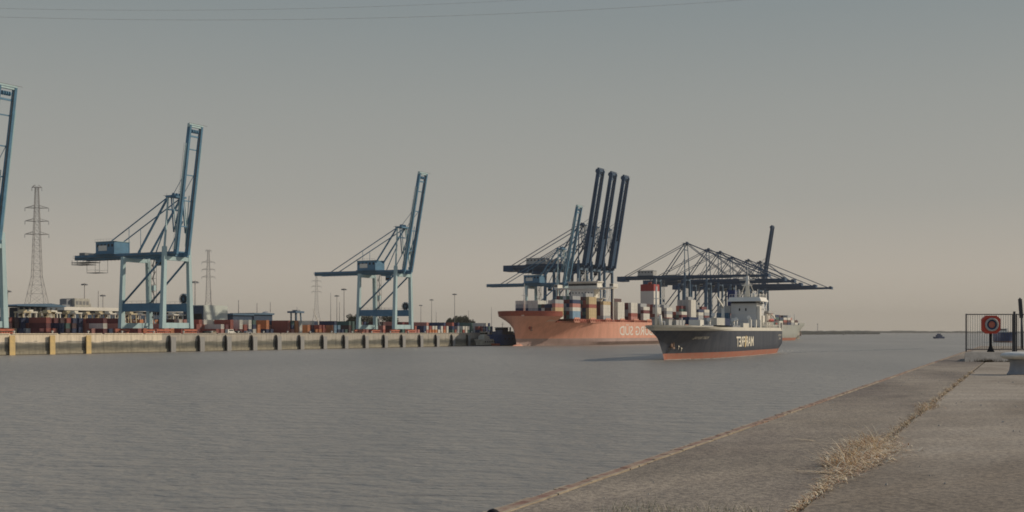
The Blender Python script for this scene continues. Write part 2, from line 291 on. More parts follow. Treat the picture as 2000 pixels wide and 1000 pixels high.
# ------------------------------------------------------------------ container cranes
def crane(loc, rot, label, big=False, raised=True, detail=True, ang=79, platform=False, house=None, group='ship-to-shore container cranes on the far quay'):
    e = empty('container_crane', (*loc, QZ), rot, label, 'container crane', group)
    if big: G, W, zg, gd, Bk, ap, Lb, M, Md, gy = 30, 17, 52.6, 3.5, 70, 87, 77, navyl, navy, 4.2
    else:   G, W, zg, gd, Bk, ap, Lb, M, Md, gy = 27.5, 17.5, 36.9, 2.4, 66, 65.5, 61.0, teal, teald, 3.7
    top = zg+gd+2.2; wy = W/2
    for sx_ in (0, -G):
        for sy in (-1, 1):
            t_ = top if sx_ == 0 else zg+.4
            MB().beam((sx_, sy*(wy+.3), 2.6), (sx_, sy*(wy-1.0), t_), 2.3, 2.2, M, 1.6, 1.8, up=(1, 0, 0)).build('leg', e)
            b = MB(); b.box((sx_-.6, sy*wy-4.4, 1.3), (sx_+.6, sy*wy+4.4, 2.2), orange)
            for k in (-3.6, -2.4, -1.2, 0, 1.2, 2.4, 3.6): b.tube((sx_-.4, sy*wy+k, .5), (sx_+.4, sy*wy+k, .5), .5, black if not detail else orange, n=10)
            b.box((sx_-.5, sy*wy-1.2, 2.2), (sx_+.5, sy*wy+1.2, 2.7), orange); b.build('bogie', e)
        MB().box((sx_-.7, -wy+.7, 2.7), (sx_+.7, wy-.7, 5.3), M).build('sill_beam', e)
        MB().box((sx_-.8, -wy+.6, zg-1.9), (sx_+.8, wy-.6, zg-.05), M).build('cross_beam', e)
    for sy in (-1, 1):
        p = MB(); p.box((-G+.6, sy*wy-.55, 10.8), (-.6, sy*wy+.55, 14.6), Md)
        for k in range(0, 9): p.beam((-G+1+k*(G-2)/8, sy*(wy+.45), 14.6), (-G+1+k*(G-2)/8, sy*(wy+.45), 15.7), .07, .07, steel)
        p.beam((-G+1, sy*(wy+.45), 15.7), (-1, sy*(wy+.45), 15.7), .08, .08, steel); p.build('portal_beam', e)
        MB().tube((-G+.4, sy*(wy-.3), 14.6), (-.5, sy*(wy-.9), zg-.6), .5, Md, n=8).build('diagonal_brace', e)
    g = MB()
    for sy in (-1, 1):
        g.box((-Bk, sy*gy-.55, zg), (3.6, sy*gy+.55, zg+gd), Md)
        g.box((-Bk, sy*(gy+1.1)-.45, zg+gd*.4), (3.6, sy*(gy+1.1)+.45, zg+gd*.4+.12), steel)
        for k in range(int((Bk+3)/3)): g.beam((-Bk+k*3, sy*(gy+1.5), zg+gd*.4), (-Bk+k*3, sy*(gy+1.5), zg+gd*.4+1.2), .06, .06, steel)
        g.beam((-Bk, sy*(gy+1.5), zg+gd*.4+1.2), (3.6, sy*(gy+1.5), zg+gd*.4+1.2), .07, .07, steel)
        for k in range(int(Bk/2.6)): g.beam((-Bk+k*2.6, sy*(gy-.8), zg-.5), (-Bk+k*2.6, sy*(gy-.8), zg), .12, .12, Md)
    k = -Bk+.5
    while k < 3.6: g.box((k-.35, -gy+.56, zg+.2), (k+.35, gy-.56, zg+gd-.3), Md); k += 8.2
    g.build('girder', e)
    if big:
        MB().box((-Bk-.6, -gy-1.6, zg-1.6), (-Bk+8.5, gy+1.6, zg+3.4), Md).build('counterweight', e)
        h0, h1, hh, hm = -Bk+21, -Bk+37, 4.6, offw
    else: h0, h1, hh, hm = (house or (-50, -37))+(5.6, teald)
    h = MB(); zz = zg+gd+.5; h.box((h0, -gy-1.2, zz), (h1, gy+1.2, zz+hh), hm); h.box((h0-.3, -gy-1.5, zz+hh), (h1+.3, gy+1.5, zz+hh+.25), M)
    h.box((h0-.5, -gy-1.8, zz-.55), (h1+.5, gy+1.8, zz-.1), Md)
    for k in range(5): h.box((h0+1+k*(h1-h0-3)/4, -gy-1.26, zz+hh*.55), (h0+2.2+k*(h1-h0-3)/4, -gy-1.19, zz+hh*.8), glass)
    for k in range(int((h1-h0)/2)+1): h.beam((h0+k*2, -gy-1.7, zz+hh+.25), (h0+k*2, -gy-1.7, zz+hh+1.3), .06, .06, steel)
    h.beam((h0, -gy-1.7, zz+hh+1.3), (h1, -gy-1.7, zz+hh+1.3), .07, .07, steel)
    ho = h.build('machinery_house', e)
    if not big: MB().box((h0+2, -gy-1.32, zz+1.2), (h0+8, -gy-1.28, zz+3.8), white).build('sign_panel', ho)
    # A-frame
    fz = top
    f = MB()
    for sy in (-1, 1):
        f.beam((0, sy*(wy-1.0), fz), (-1.2, sy*(gy+.6), ap), .75, .75, M, .6, .6)
        f.beam((-1.6, sy*(gy+.4), ap-.4), (-G*.78, sy*(gy+.1), zg+gd), .85, .7, Md)
        f.beam((-.8, sy*(gy+1.2), ap*.83), (-G*.35, sy*(gy+.1), zg+gd), .4, .4, Md)
    f.box((-2.4, -gy-1.2, ap-.4), (1.6, gy+1.2, ap+.5), Md); f.box((-1.5, -gy-.3, ap-6.5), (-.9, gy+.3, ap-5.8), Md)
    f.beam((-3.5, -gy-1, ap+.5), (-3.5, gy+1, ap+.5), .9, .1, steel)
    for sy in (-2, 0, 2): f.tube((0, sy-.3, ap+1.0), (0, sy+.3, ap+1.0), .9, Md, n=12)
    for q in (-1, 1): f.beam((2.2*q-.5, -gy, ap+.5), (2.2*q-.5, -gy, ap+1.7), .08, .08, steel)
    f.build('apex_frame', e)
    s = MB()
    for sy in (-1, 1):
        s.tube((-1.2, sy*(gy+.2), ap), (-Bk*(.80 if not big else .9), sy*gy, zg+gd), .3 if not big else .34, Md, n=6)
        if not big:
            xm = -G*1.02; zm = ap - (ap-zg-gd)*(G*1.02)/(Bk*.80)
            s.tube((xm, sy*gy, zg+gd), (xm, sy*gy, zm), .14, Md, n=6)
    s.build('backstay', e)
    # boom
    a_ = R(ang if raised else 0); hx, hz = 3.2, zg+gd*.5
    dx, dz = math.cos(a_), math.sin(a_)
    def bp(t_, y_, n_): return (hx+dx*t_-dz*n_, y_, hz+dz*t_+dx*n_)
    bm = MB(); bd = gd*(.95 if not big else 1.0)
    for sy in (-1, 1):
        up = (-dz, 0, dx)
        bm.beam(bp(0, sy*gy, 0), bp(Lb, sy*gy, 0), 1.3 if not big else 1.8, bd, Md, 1.1 if not big else 1.1, bd*(.8 if raised else .55), up=up)
        bm.beam(bp(2, sy*(gy+1.15), -.3), bp(Lb*.86, sy*(gy+1.15), -.3), .8, .1, M if not big else Md, up=up)
        bm.beam(bp(2, sy*(gy+1.5), .8), bp(Lb*.86, sy*(gy+1.5), .8), .08, .08, steel, up=up)
        bm.beam(bp(2, sy*(gy-.75), -.4), bp(Lb-1, sy*(gy-.75), -.4), .25, .4, steel, up=up)
        k = 3
        while k < Lb*.86: bm.beam(bp(k, sy*(gy+1.5), -.3), bp(k, sy*(gy+1.5), .8), .06, .06, steel, up=(0, 1, 0)); k += 2.4
    k = 1.0
    while k < Lb-1: bm.beam(bp(k, -gy+.5, .1), bp(k, gy-.5, .1), .35, .5, Md); k += (12.2 if not big else 8)
    if big:
        bm.beam(bp(Lb*.0+2, 0, -.9), bp(Lb*.3, 0, -.9), 3.4, .3, Md, up=(-dz, 0, dx))
    bo = bm.build('boom', e)
    t_ = MB(); up = (-dz, 0, dx)
    t_.beam(bp(Lb, -gy-.8, 0), bp(Lb, gy+.8, 0), 1.3, 1.7 if not big else 3.0, M if not big else Md)
    for sy in (-1.6, -.5, .5, 1.6): t_.tube(bp(Lb-2.6, sy-.25, .2), bp(Lb-2.6, sy+.25, .2), .9, Md, n=12)
    t_.beam(bp(Lb-5, -gy+.4, 0), bp(Lb-5, gy-.4, 0), .5, .8, Md)
    if big:
        for sy in (-1, 1): t_.tube(bp(Lb-1.2, sy*gy-.9, .4), bp(Lb-1.2, sy*gy+.9, .4), 1.9, Md, n=14)
    if raised:
        t_.beam(bp(Lb+.9, -gy-1.8, -1.4), bp(Lb+.9, gy+2.4, -1.4), .16, .16, steel); t_.beam(bp(Lb, -gy-1.8, -1.2), bp(Lb+.9, -gy-1.8, -1.4), .1, .1, steel)
    t_.build('boom_tip', bo)
    st = MB()
    for sy in (-1, 1):
        if raised:
            P0 = (.3, sy*gy, ap-.3); P1 = bp(Lb*.28, sy*gy, 3.0); P1 = (1.8, sy*gy, hz+Lb*.17)
            st.tube(P0, P1, .32, Md, n=6); st.tube((1.5, sy*gy, ap-.8), (3.6, sy*gy, hz+Lb*.12), .28, M, n=6); st.tube(P1, bp(Lb*.36, sy*gy, .9), .3, Md, n=6)
            st.tube((.2, sy*(gy-.6), ap), bp(Lb*.62 if not big else Lb*.5, sy*(gy-.6), .8), .14, Md, n=5)
            st.tube(bp(Lb*.06, sy*(gy-1), .8), bp(Lb*.46, sy*(gy-1), 1.9), .22, M, n=6)
        else:
            st.tube((0, sy*gy, ap), bp(Lb*.47, sy*gy, bd*.4), .36, Md, n=6); st.tube((0, sy*gy, ap+.6), bp(Lb*.93, sy*gy, bd*.3), .36, Md, n=6)
    st.build('forestay', e)
    # trolley and driver's cab
    c = MB(); tx = -G*.42 if raised else -G*.3
    c.box((tx-3.2, -gy+.9, zg-1.1), (tx+3.2, gy-.9, zg-.3), Md); c.box((tx-2.6, -1.6, zg+.5), (tx+2.6, 1.6, zg+1.7), Md)
    to = c.build('trolley', e)
    c = MB(); c.box((tx+.2, -2.6, zg-4.0), (tx+2.8, -.4, zg-1.3), teald if not big else offw); c.box((tx+.16, -2.64, zg-3.6), (tx+2.84, -.36, zg-2.3), glass); c.build('cab', to)
    # cable reel
    rl = MB(); cx, cy, cz = -4.2, wy+.2, 17.0; n = 28
    for yy in (cy-.5, cy+.5):
        for k in range(n):
            a0, a1 = 2*math.pi*k/n, 2*math.pi*(k+1)/n
            rl.beam((cx+2.5*math.cos(a0), yy, cz+2.5*math.sin(a0)), (cx+2.5*math.cos(a1), yy, cz+2.5*math.sin(a1)), .18, .22, Md)
        for k in range(10): rl.beam((cx, yy, cz), (cx+2.4*math.cos(k*.628), yy, cz+2.4*math.sin(k*.628)), .12, .12, Md)
    rl.tube((cx, cy-.45, cz), (cx, cy+.45, cz), 2.15, black, n=24); rl.beam((cx-1, cy, 14.6), (cx, cy, cz), .5, .5, Md); rl.beam((cx+1, cy, 14.6), (cx, cy, cz), .5, .5, Md)
    rl.build('cable_reel', e)
    # stair and lift tower beside the far landside leg
    sx0 = -G+2.4; sy0 = wy-.2; k = MB()
    for i, j in ((0, 0), (1.8, 0), (0, 1.8), (1.8, 1.8)): k.beam((sx0+i, sy0+j-.9, 5), (sx0+i, sy0+j-.9, zg), .16, .16, steel)
    z_ = 5; s_ = 0
    while z_ < zg-3:
        k.box((sx0-.1, sy0-1, z_), (sx0+1.9, sy0+1, z_+.1), steel)
        k.beam((sx0+(0 if s_ else 1.8), sy0, z_+.1), (sx0+(1.8 if s_ else 0), sy0, z_+3.2), .7, .1, steel); s_ ^= 1; z_ += 3.2
    k.box((sx0+.2, sy0-.8, zg*.58), (sx0+1.8, sy0+.8, zg*.58+2.6), M); k.build('stair_tower', e)
    if platform:
        q = MB(); x0, x1 = -Bk+4, -Bk+15
        for sy in (-1, 1):
            for xx in (x0+3, x1+1): q.beam((xx, sy*2.6, zg-6.3), (xx, sy*2.6, zg), .14, .14, steel)
            q.beam((x0+3, sy*2.6, zg-5), (x1+1, sy*2.6, zg-5), .1, .1, steel)
        q.box((x0+3, -2.7, zg-6.5), (x1+1, 2.7, zg-6.25), steel)
        q.box((-Bk-3.5, -3.4, zg-1.2), (-Bk+10, 3.4, zg-.9), steel); q.box((-Bk-3.5, -3.3, zg-2.2), (-Bk+7, 3.3, zg-1.9), steel)
        for xx in (-Bk-3, -Bk+1, -Bk+5, -Bk+9): q.beam((xx, -3.3, zg-2.2), (xx, -3.3, zg+.2), .14, .14, steel)
        q.box((-Bk+1, -2.2, zg+gd), (-Bk+5, 2.2, zg+gd+1.5), steel); q.box((-Bk+7, -1.6, zg+gd), (-Bk+11, 1.6, zg+gd+1.0), offw)
        q.build('service_platform', e)
    return e
crane(FP(-29, 4), ROT_R, ang=80.5, label='pale teal container crane cut off by the left picture edge, only mast and boom showing')
crane(FP(345, 4), ROT_R, 'nearest whole teal container crane, boom raised, blue machinery house far back on its girder', platform=True, ang=81.5)
crane(FP(787, 4), ROT_R, 'teal container crane with raised boom standing alone left of the red ship', house=(-31.5, -17.5))
crane(FP(1098, 4), ROT_R, 'teal container crane partly hidden behind the bow of the red ship', house=(-31.5, -17.5))
for x_, wd in ((1143, 'leftmost'), (1168, 'middle'), (1193, 'rightmost')):
    crane(FP(x_-5, 4), ROT_R, wd+' of the three tall navy cranes with raised booms behind the red ship', big=True, ang=80.3)
R2 = math.atan2(-N2.y, -N2.x)
H = [(1342, 2.00, 'nearest of the navy cranes with lowered booms, highest apex of that row', 0), (1384, 1.86, 'second navy crane from the left in the row of lowered booms', 0),
     (1407, 1.80, 'third navy crane from the left in the row of lowered booms', 0), (1430, 1.68, 'fourth navy crane from the left in the row of lowered booms', 0),
     (1462, 1.62, 'fifth navy crane in the row of lowered booms, behind the bridge of the dark ship', 0), (1485, 1.58, 'far navy crane with the single raised boom among the lowered ones', 1),
     (1497, 1.56, 'farthest navy crane, lowered boom reaching right past the dark ship', 0)]
for x_, s_, lb, ra in H: crane(((x_-1000)/s_, F/s_), R2, lb, big=True, raised=bool(ra), ang=81, detail=False)

# ------------------------------------------------------------------ hulls
def hull(Lw, B, D, zs, mats, over, bow_w=.22, bow_d=.10, fl=1.6, stern=.8, Df=None, capm=None, sover=0, pw=.95, pd=.62):
    mb = MB(); S = [0, .02, .05, .1, .18, .3, .42, .54, .64, .72, .78, .83, .858, .862, .89, .915, .918, .94, .958, .972, .984, .993, .998, 1.0]
    Df = Df or (lambda s: D); P = []
    for s in S:
        row = []; Ds = Df(s)
        for z in zs:
            z = min(z, Ds); t = max(0, min(1, z/D)) ** fl
            e1 = min(1, (1-s)/bow_w); e2 = min(1, (1-s)/bow_d)
            hw = math.sin(e1*math.pi/2) ** pw; hd = math.sin(e2*math.pi/2) ** pd
            st = stern+(1-stern)*min(1, s/.1); stw = (st*.85 if s < .1 else st) if z < D*.35 else st
            hb = B/2*(hw*(1-t)+hd*t)*min(stw if z > 0 else stw*.9, 1)
            row.append((s*Lw + over*(max(0, z)/D)**1.15*s**7 - sover*(max(0, z)/D)**2*(1-s)**12, hb, z))
        P.append(row)
    nz = len(zs); v = [(x, y, z) for r in P for x, y, z in r] + [(x, -y, z) for r in P for x, y, z in r]; off = len(S)*nz
    for i in range(len(S)-1):
        for j in range(nz-1):
            a, b, c, d = i*nz+j, (i+1)*nz+j, (i+1)*nz+j+1, i*nz+j+1
            if abs(v[d][2]-v[a][2])+abs(v[c][2]-v[b][2]) < 1e-6: continue
            for f in ((b, a, d, c), (off+a, off+b, off+c, off+d)):
                mb.add([v[k] for k in f], [(0, 1, 2, 3)], mats[j], False)
    for j in range(nz-1): mb.add([v[j], v[off+j], v[off+j+1], v[j+1]], [(0, 1, 2, 3)], mats[j])
    for i in range(len(S)-1):
        a, b = i*nz+nz-1, (i+1)*nz+nz-1
        q = [Vector(v[k]) - Vector((0, 0, .9)) for k in (a, off+a, off+b, b)]
        mb.add(q, [(0, 1, 2, 3)], capm or greyp)
    # weld and shade smooth
    return mb
def weld(o, ang=35):
    import bmesh
    bm = bmesh.new(); bm.from_mesh(o.data); bmesh.ops.remove_doubles(bm, verts=bm.verts, dist=.01); bmesh.ops.recalc_face_normals(bm, faces=bm.faces)
    for f in bm.faces: f.smooth = True
    for e_ in bm.edges:
        if len(e_.link_faces) != 2 or e_.calc_face_angle(0) > R(ang): e_.smooth = False
    bm.to_mesh(o.data); bm.free()
def side_text(body, x0, length, z0, hgt, yw, m, name, par, off=.0, label=None):
    v, f = text_mesh(body, hgt, length, off); mb = MB()
    mb.add([(x0+a, yw, z0+b) for a, b in v], f, m); o = mb.build(name, par)
    if label: o['label'] = label
    return o
CONT = []   # (pos, rot, colour, label, weight)
def cont(p, z, rot, col, where, vis=True, ln=12.19): CONT.append(((p.x, p.y, z), rot, col, where, vis, ln))
WORD = ['first', 'second', 'third', 'fourth', 'fifth', 'sixth', 'seventh', 'eighth', 'ninth', 'tenth', 'eleventh', 'twelfth']
TIER = ['bottom', 'second tier', 'third tier', 'fourth tier', 'fifth tier', 'sixth tier', 'seventh tier', 'eighth tier']

# --- red container ship
salm = mat('salmon_hull_paint', (.78, .38, .26), .6, wear=.11, scale=.22, streak=True)
salb = mat('faded_boot_paint', (.46, .33, .29), .6, wear=.12, scale=.12)
redd = mat('deck_red_paint', (.42, .115, .075), .6, wear=.1)
PS = Vector((157.1, 1061.6)); RS = math.atan2(-U.y, -U.x)
rs = empty('container_ship', (*PS, 0), RS, 'long salmon-red container ship moored at the far quay under the raised cranes', 'ship')
zs = [-2, 0, 2.4, 4.8, 8, 12, 15, 16.8, 20, 23.4]
h = hull(313, 48, 20, zs, [salb, salb, salb, salm, salm, salm, salm, salm, redd, redd], 7, .36, .09, 2.2, Df=lambda s: 23.4 if s > .916 else 16.8, capm=redd, pw=1.5)
ho = h.build('hull', rs); weld(ho)
b = MB(); prof = []
for k in range(9):
    t_ = k/8; prof.append((2.6*math.sqrt(max(0.001, 1-(t_)**2)), 308+t_*13))
n = 14; vv = []; ff = []
for r_, x_ in prof:
    for j in range(n): vv.append((x_, r_*.9*math.cos(2*math.pi*j/n), -1.2+r_*.9*math.sin(2*math.pi*j/n)))
for i in range(8):
    for j in range(n): ff.append((i*n+j, i*n+(j+1) % n, (i+1)*n+(j+1) % n, (i+1)*n+j))
b.add(vv, ff, salm, True); b.build('bulbous_bow', rs)
side_text('HAMBURG SÜD', 107, 92, 6.8, 8.5, 24.06, white, 'lettering', rs, .012)
def put_text_on_hull(body, x0, length, z0, hgt, yfun, m, par):
    v, f = text_mesh(body, hgt, length); mb = MB(); mb.add([(x0+a, yfun(x0+a, z0+b)+.12, z0+b) for a, b in v], f, m); mb.build('lettering', par)
from mathutils.bvhtree import BVHTree
def hull_y(o):
    t = BVHTree.FromPolygons([v.co[:] for v in o.data.vertices], [p.vertices[:] for p in o.data.polygons])
    def fn(x_, z_):
        r_ = t.ray_cast(Vector((x_, 60, z_)), Vector((0, -1, 0))); return r_[0].y if r_[0] else 10
    return fn
ry = hull_y(ho)
put_text_on_hull('CAP SAN ARTE', 283, 16, 16.4, 1.3, ry, white, rs)
an = MB(); ax = 306; az = 12.5; ay = ry(ax, az)
an.tube((ax, ay-.3, az), (ax+.2, ay+.5, az), 1.5, redd, n=16); an.beam((ax, ay+.7, az+.6), (ax, ay+.7, az-2.6), .5, .4, rust); an.beam((ax-1.5, ay+.7, az-2.0), (ax+1.5, ay+.7, az-2.0), .5, .6, rust)
an.build('anchor', rs)
sup = MB()   # superstructure d=120..131 from the tip -> x 202..213
sup.box((203, -9.5, 16), (213, 9.5, 41), white)
sup.box((201.5, -14, 41.01), (213.6, 14, 42.2), white); sup.box((203, -24, 41.4), (212, 24, 42.4), white)
sup.box((204, -12, 42.41), (212.4, 12, 46.4), white); sup.box((212.41, -11.6, 43.8), (212.5, 11.6, 45.4), glass); sup.box((203, -13, 46.41), (213.4, 13, 47.0), white)
for sy in (-1, 1):
    sup.box((203.5, sy*23-1.6, 42.41), (211.5, sy*23+1.6, 45.0), white); sup.box((211.51, sy*23-1.3, 43.4), (211.56, sy*23+1.3, 44.6), glass)
    for k in range(6):
        sup.beam((211, sy*(10+2.3*k), 30), (211, sy*(10+2.3*k), 41.4), .22, .22, white)
        if k < 5: sup.beam((211, sy*(10+2.3*k), 30+(k % 2)*6), (211, sy*(12.3+2.3*k), 36+(k % 2)*4), .2, .2, white)
    sup.box((204, sy*12-2, 28), (212, sy*12+2, 29), white); sup.box((204, sy*13.5-3, 34), (212, sy*13.5+3, 34.4), white); sup.box((204, sy*11-1.4, 16), (211, sy*11+1.4, 34), white)
    sup.beam((208, sy*23, 16.5), (208, sy*23, 41.4), .8, .8, white)
for k in range(-3, 4): sup.box((213.01, k*2.6-.4, 38.0), (213.05, k*2.6+.4, 38.9), glass)
so = sup.build('superstructure', rs)
ms = MB(); ms.tube((208, 0, 47), (208, 0, 56), .55, white, .25); ms.beam((208, -4, 52), (208, 4, 52), .3, .3, white); ms.beam((208, -2.5, 54), (208, 2.5, 54), .3, .3, white)
ms.tube((206, 6, 47), (206, 6, 50.5), .25, white); ms.tube((206, -7, 47), (206, -7, 50), .2, white); ms.tube((207, 3, 47), (207, 3, 48.8), .9, white, .6); ms.build('radar_mast', so)
fu = MB(); fu.box((78, -6, 16), (90, 6, 43.5), white); fu.box((78, -6, 43.51), (90, 6, 49.2), mat('funnel_red', (.42, .06, .055), .6, wear=.08))
for k in range(5): fu.tube((79.5+k*2.2, -3+k*1.4, 49.2), (79.5+k*2.2, -3+k*1.4, 51.2), .7, redd, n=10)
fu.box((66, -12, 16), (77.9, 12, 30), white); fu.build('funnel', rs)
fm = MB(); fm.tube((306, 2, 22), (306, 2, 38.5), .75, white, .35); fm.beam((306, 0, 34), (306, 4, 34), .3, .3, white); fm.tube((306, 2, 38.5), (306, 2, 42), .14, white); fm.build('foremast', rs)
rl = MB()
for k in range(96):
    xk = 4+k*2.85
    rl.beam((xk, 23.7, 16.7), (xk, 23.7, 18.2), .35, .5, redd)
    if k % 9 in (2, 3, 4): rl.box((xk-1.2, 22.6, 16.0), (xk+1.2, 23.5, 19.4), salm)
rl.beam((4, 23.7, 18.2), (275, 23.7, 18.2), .25, .25, redd); rl.box((5, -21.5, 15.95), (268, 21.5, 18.5), redd)
for k in range(24): rl.beam((272+k*2.2, ry(272+k*2.2, 19.5)-.5, 20), (272+k*2.2, ry(272+k*2.2, 19.5)-.5, 20.7), .2, .2, white)
rl.box((266, -20, 22.0), (271, 20, 25.0), redd); rl.build('deck_rail', rs)
wv = MB()
# containers on the red ship
CP = {'rust red': (.36, .10, .075), 'white': (.72, .69, .60), 'grey': (.40, .41, .41), 'orange': (.62, .24, .10), 'navy blue': (.022, .042, .11),
      'dark brown': (.10, .05, .05), 'pink-red': (.52, .23, .19), 'light blue': (.22, .36, .48), 'tan': (.58, .44, .24), 'dark green': (.08, .15, .13), 'maroon': (.17, .045, .05)}
def rp_(d, wq): return PS + Vector((-U.x, -U.y))*(333-d) + Vector((-N.x, -N.y))*wq
stacks = {57.5: ['light blue', 'light blue', 'white', 'pink-red', 'navy blue', 'grey'], 83.4: ['tan', 'tan', 'tan', 'rust red', 'tan', 'tan'], 107.3: ['grey', 'white', 'white', 'white', 'tan'],
          132.5: ['white', 'white', 'white', 'white', 'white'], 157: ['pink-red', 'rust red', 'white', 'white', 'white'], 181: ['white', 'white', 'maroon', 'white'], 205: ['grey', 'maroon', 'white', 'white'],
          229: ['rust red', 'white', 'grey', 'white'], 262: ['grey', 'maroon', 'white'], 284: ['white']*7, 302: ['grey', 'grey', 'white', 'navy blue'], 317: ['rust red', 'maroon', 'grey', 'white']}
darks = ['rust red', 'maroon', 'dark brown', 'dark green', 'navy blue', 'grey', 'maroon', 'maroon', 'grey']
for bi, (d, cs) in enumerate(stacks.items()):
    for r_ in range(2):
        for t_ in range(len(cs) + (0 if r_ == 0 else (bi % 2))):
            c_ = cs[t_] if r_ == 0 and t_ < len(cs) else ('grey' if d == 284 else rnd.choice(darks))
            row = 'outboard' if r_ == 0 else 'second row in'
            cont(rp_(d+6.1, 22.0-r_*2.55), 18.6+t_*2.62, RS, c_, ('ship', TIER[t_], bi, row))
    for r_ in range(2, 5):
        for t_ in range(len(cs)): cont(rp_(d+6.1, 22.0-r_*2.55), 18.6+t_*2.62, RS, 'grey' if d == 284 else rnd.choice(darks), ('hid',), False)
    d2 = d+12.7
    if 113 < d2 < 121 or 238 < d2 < 262 or d2 > 318: continue
    nt_ = 4 + rnd.choice([0, 1, 1])
    for r_ in range(2, 4):
        for t_ in range(nt_): cont(rp_(d2+6.1, 22.0-r_*2.55), 18.6+t_*2.62, RS, rnd.choice(darks+['rust red', 'dark brown']), ('shipr', TIER[t_], bi, 'inner' if r_ == 2 else 'hidden'), r_ == 2 and t_ < 6)
# fore bay, seen from its end
cols = [['grey', 'navy blue', 'grey', 'white']]*4 + [['grey', 'grey', 'white', 'white']]*2 + [['grey', 'grey', 'white', 'white'], ['dark green', 'navy blue', 'dark green'], ['navy blue', 'white', 'dark brown'], ['dark green', 'dark brown', 'navy blue'], ['navy blue', 'dark brown', 'navy blue', 'white'], ['grey', 'white', 'navy blue', 'white']]
for i, cs in enumerate(cols):
    for t_, c_ in enumerate(cs): cont(rp_(44+6.1, -13.2+i*2.55), 22.6+t_*2.62-2.0, RS, c_, ('fore', TIER[t_], i))
for t_, c_ in enumerate(['white', 'tan', 'tan', 'pink-red', 'grey']): cont(rp_(40+6.1, 17.6), 18.3+t_*2.62, RS, c_, ('shoulder', TIER[t_], 0))

# --- dark ship under way
hb = mat('blue_black_hull_paint', (.020, .029, .050), .5, scale=.35, streak=True, dirt=(.058, .066, .082))
boot = mat('red_boot_paint', (.42, .145, .09), .6, wear=.12, scale=.5, dirt=(.38, .2, .14))
bulw = mat('cream_bulwark_paint', (.72, .68, .57), .6, wear=.07, scale=.3)
MS = Vector((113.3, 538.1)); fwd = Vector((-.4026, -.9154)); RM = math.atan2(fwd.y, fwd.x)
msh = empty('cargo_ship', (*MS, 0), RM, 'blue-black cargo ship with red waterline and cream bulwark steaming down the river', 'ship')
zs = [-2, 0, 2.1, 4.5, 7, 9.9, 11.2, 11.7]
h = hull(154, 22, 11.2, zs, [boot, boot, hb, hb, hb, bulw, bulw], 12, .40, .16, 2.1, .92, Df=lambda s: 11.2+.5*max(0, min(1, (s-.78)/.16)), capm=greyp, pw=1.45, pd=.8)
ho = h.build('hull', msh); weld(ho); my = hull_y(ho)
# lettering, one yellow letter
v, f = text_mesh('MARFRET', 3.9, 30, .02)
mb = MB(); gold = mat('gold_lettering_paint', (.62, .42, .12), .5); whl = mat('lettering_white', (.85, .78, .62), .5, wear=.03)
mb.add([(65+a, 11.07, 3.8+b) for a, b in v], f, whl); mb.build('lettering', msh)
mb = MB(); mb.add([(65+x_, 11.10, z_) for x_, z_ in ((14.6, 3.5), (16.2, 3.5), (14.0, 8.0), (12.6, 8.0))], [(0, 1, 2, 3)], gold); mb.build('emblem_stripe', msh)
put_text_on_hull('FORT ROYAL', 127, 12.5, 6.9, .9, my, whl, msh)
put_text_on_hull('FORT ROYAL', 4.5, 9, 7.6, .8, my, whl, msh); put_text_on_hull('LIMASSOL', 6, 6, 6.2, .7, my, whl, msh)
mk = MB()
for (x_, z_) in ((145.5, 4.4), (143.0, 3.7)):
    y_ = my(x_, z_)+.15; mk.beam((x_-.6, y_-.1, z_+.9), (x_+.6, y_+.05, z_-.9), .12, .35, whl); mk.beam((x_-.7, y_, z_), (x_+.5, y_, z_+.25), .12, .35, whl)
mk.build('hull_mark', msh)
an = MB(); ax, az = 150.5, 5.2; ay = my(ax, az); an.tube((ax, ay-.6, az), (ax+.1, ay+.2, az), 1.2, rust, n=16); an.beam((ax, ay+.4, az+.8), (ax-.2, ay+.3, az-1.6), .4, .3, rust); an.beam((ax-1.2, ay+.3, az-1.2), (ax+1.0, ay+.4, az-1.2), .4, .5, rust); an.build('anchor', msh)
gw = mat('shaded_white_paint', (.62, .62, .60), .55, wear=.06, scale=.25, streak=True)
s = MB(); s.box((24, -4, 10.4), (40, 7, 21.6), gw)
for z_ in (14.2, 17.4): s.box((24, -4.15, z_), (40.15, 7.15, z_+.14), white)
for (y_, z_) in ((-.3, 18.4), (2.4, 18.4)): s.box((40.01, y_-.3, z_), (40.06, y_+.3, z_+1.1), glass)
for x_ in (26, 29, 32, 35, 38):
    for z_ in (12.6, 15.6, 18.8): s.box((x_-.35, 7.01, z_), (x_+.35, 7.05, z_+.8), glass)
s.box((37, 7.2, 10.4), (40.2, 8.4, 20.4), white); s.box((29, 7.06, 10.4), (33, 8.2, 16.5), white); s.box((10, -8.5, 17.6), (24, 8.8, 18.6), offw); s.box((16, 1.5, 10.4), (23.9, 8, 17.5), white); s.box((12, -7, 10.4), (23.9, -1, 17.6), offw)
s.box((40.3, -9.5, 10.4), (43, -4.2, 17.5), navyl); s.box((28, -10, 17.6), (40, -4.2, 20.6), offw)
so = s.build('superstructure', msh)
br = MB(); br.box((27, -4.2, 21.61), (40.6, 7.2, 21.9), black); br.box((30, -3.6, 21.9), (40.3, 6.6, 22.4), glass)
P0 = [(27, -5), (42.2, -5), (42.2, 9.4), (27, 9.4)]; P1 = [(27.6, -4.4), (41.2, -4.4), (41.2, 8.4), (27.6, 8.4)]
br.add([(*p, 22.4) for p in P0]+[(*p, 24.2) for p in P1], [(3, 2, 1, 0), (4, 5, 6, 7), (0, 1, 5, 4), (1, 2, 6, 5), (2, 3, 7, 6), (3, 0, 4, 7)], white)
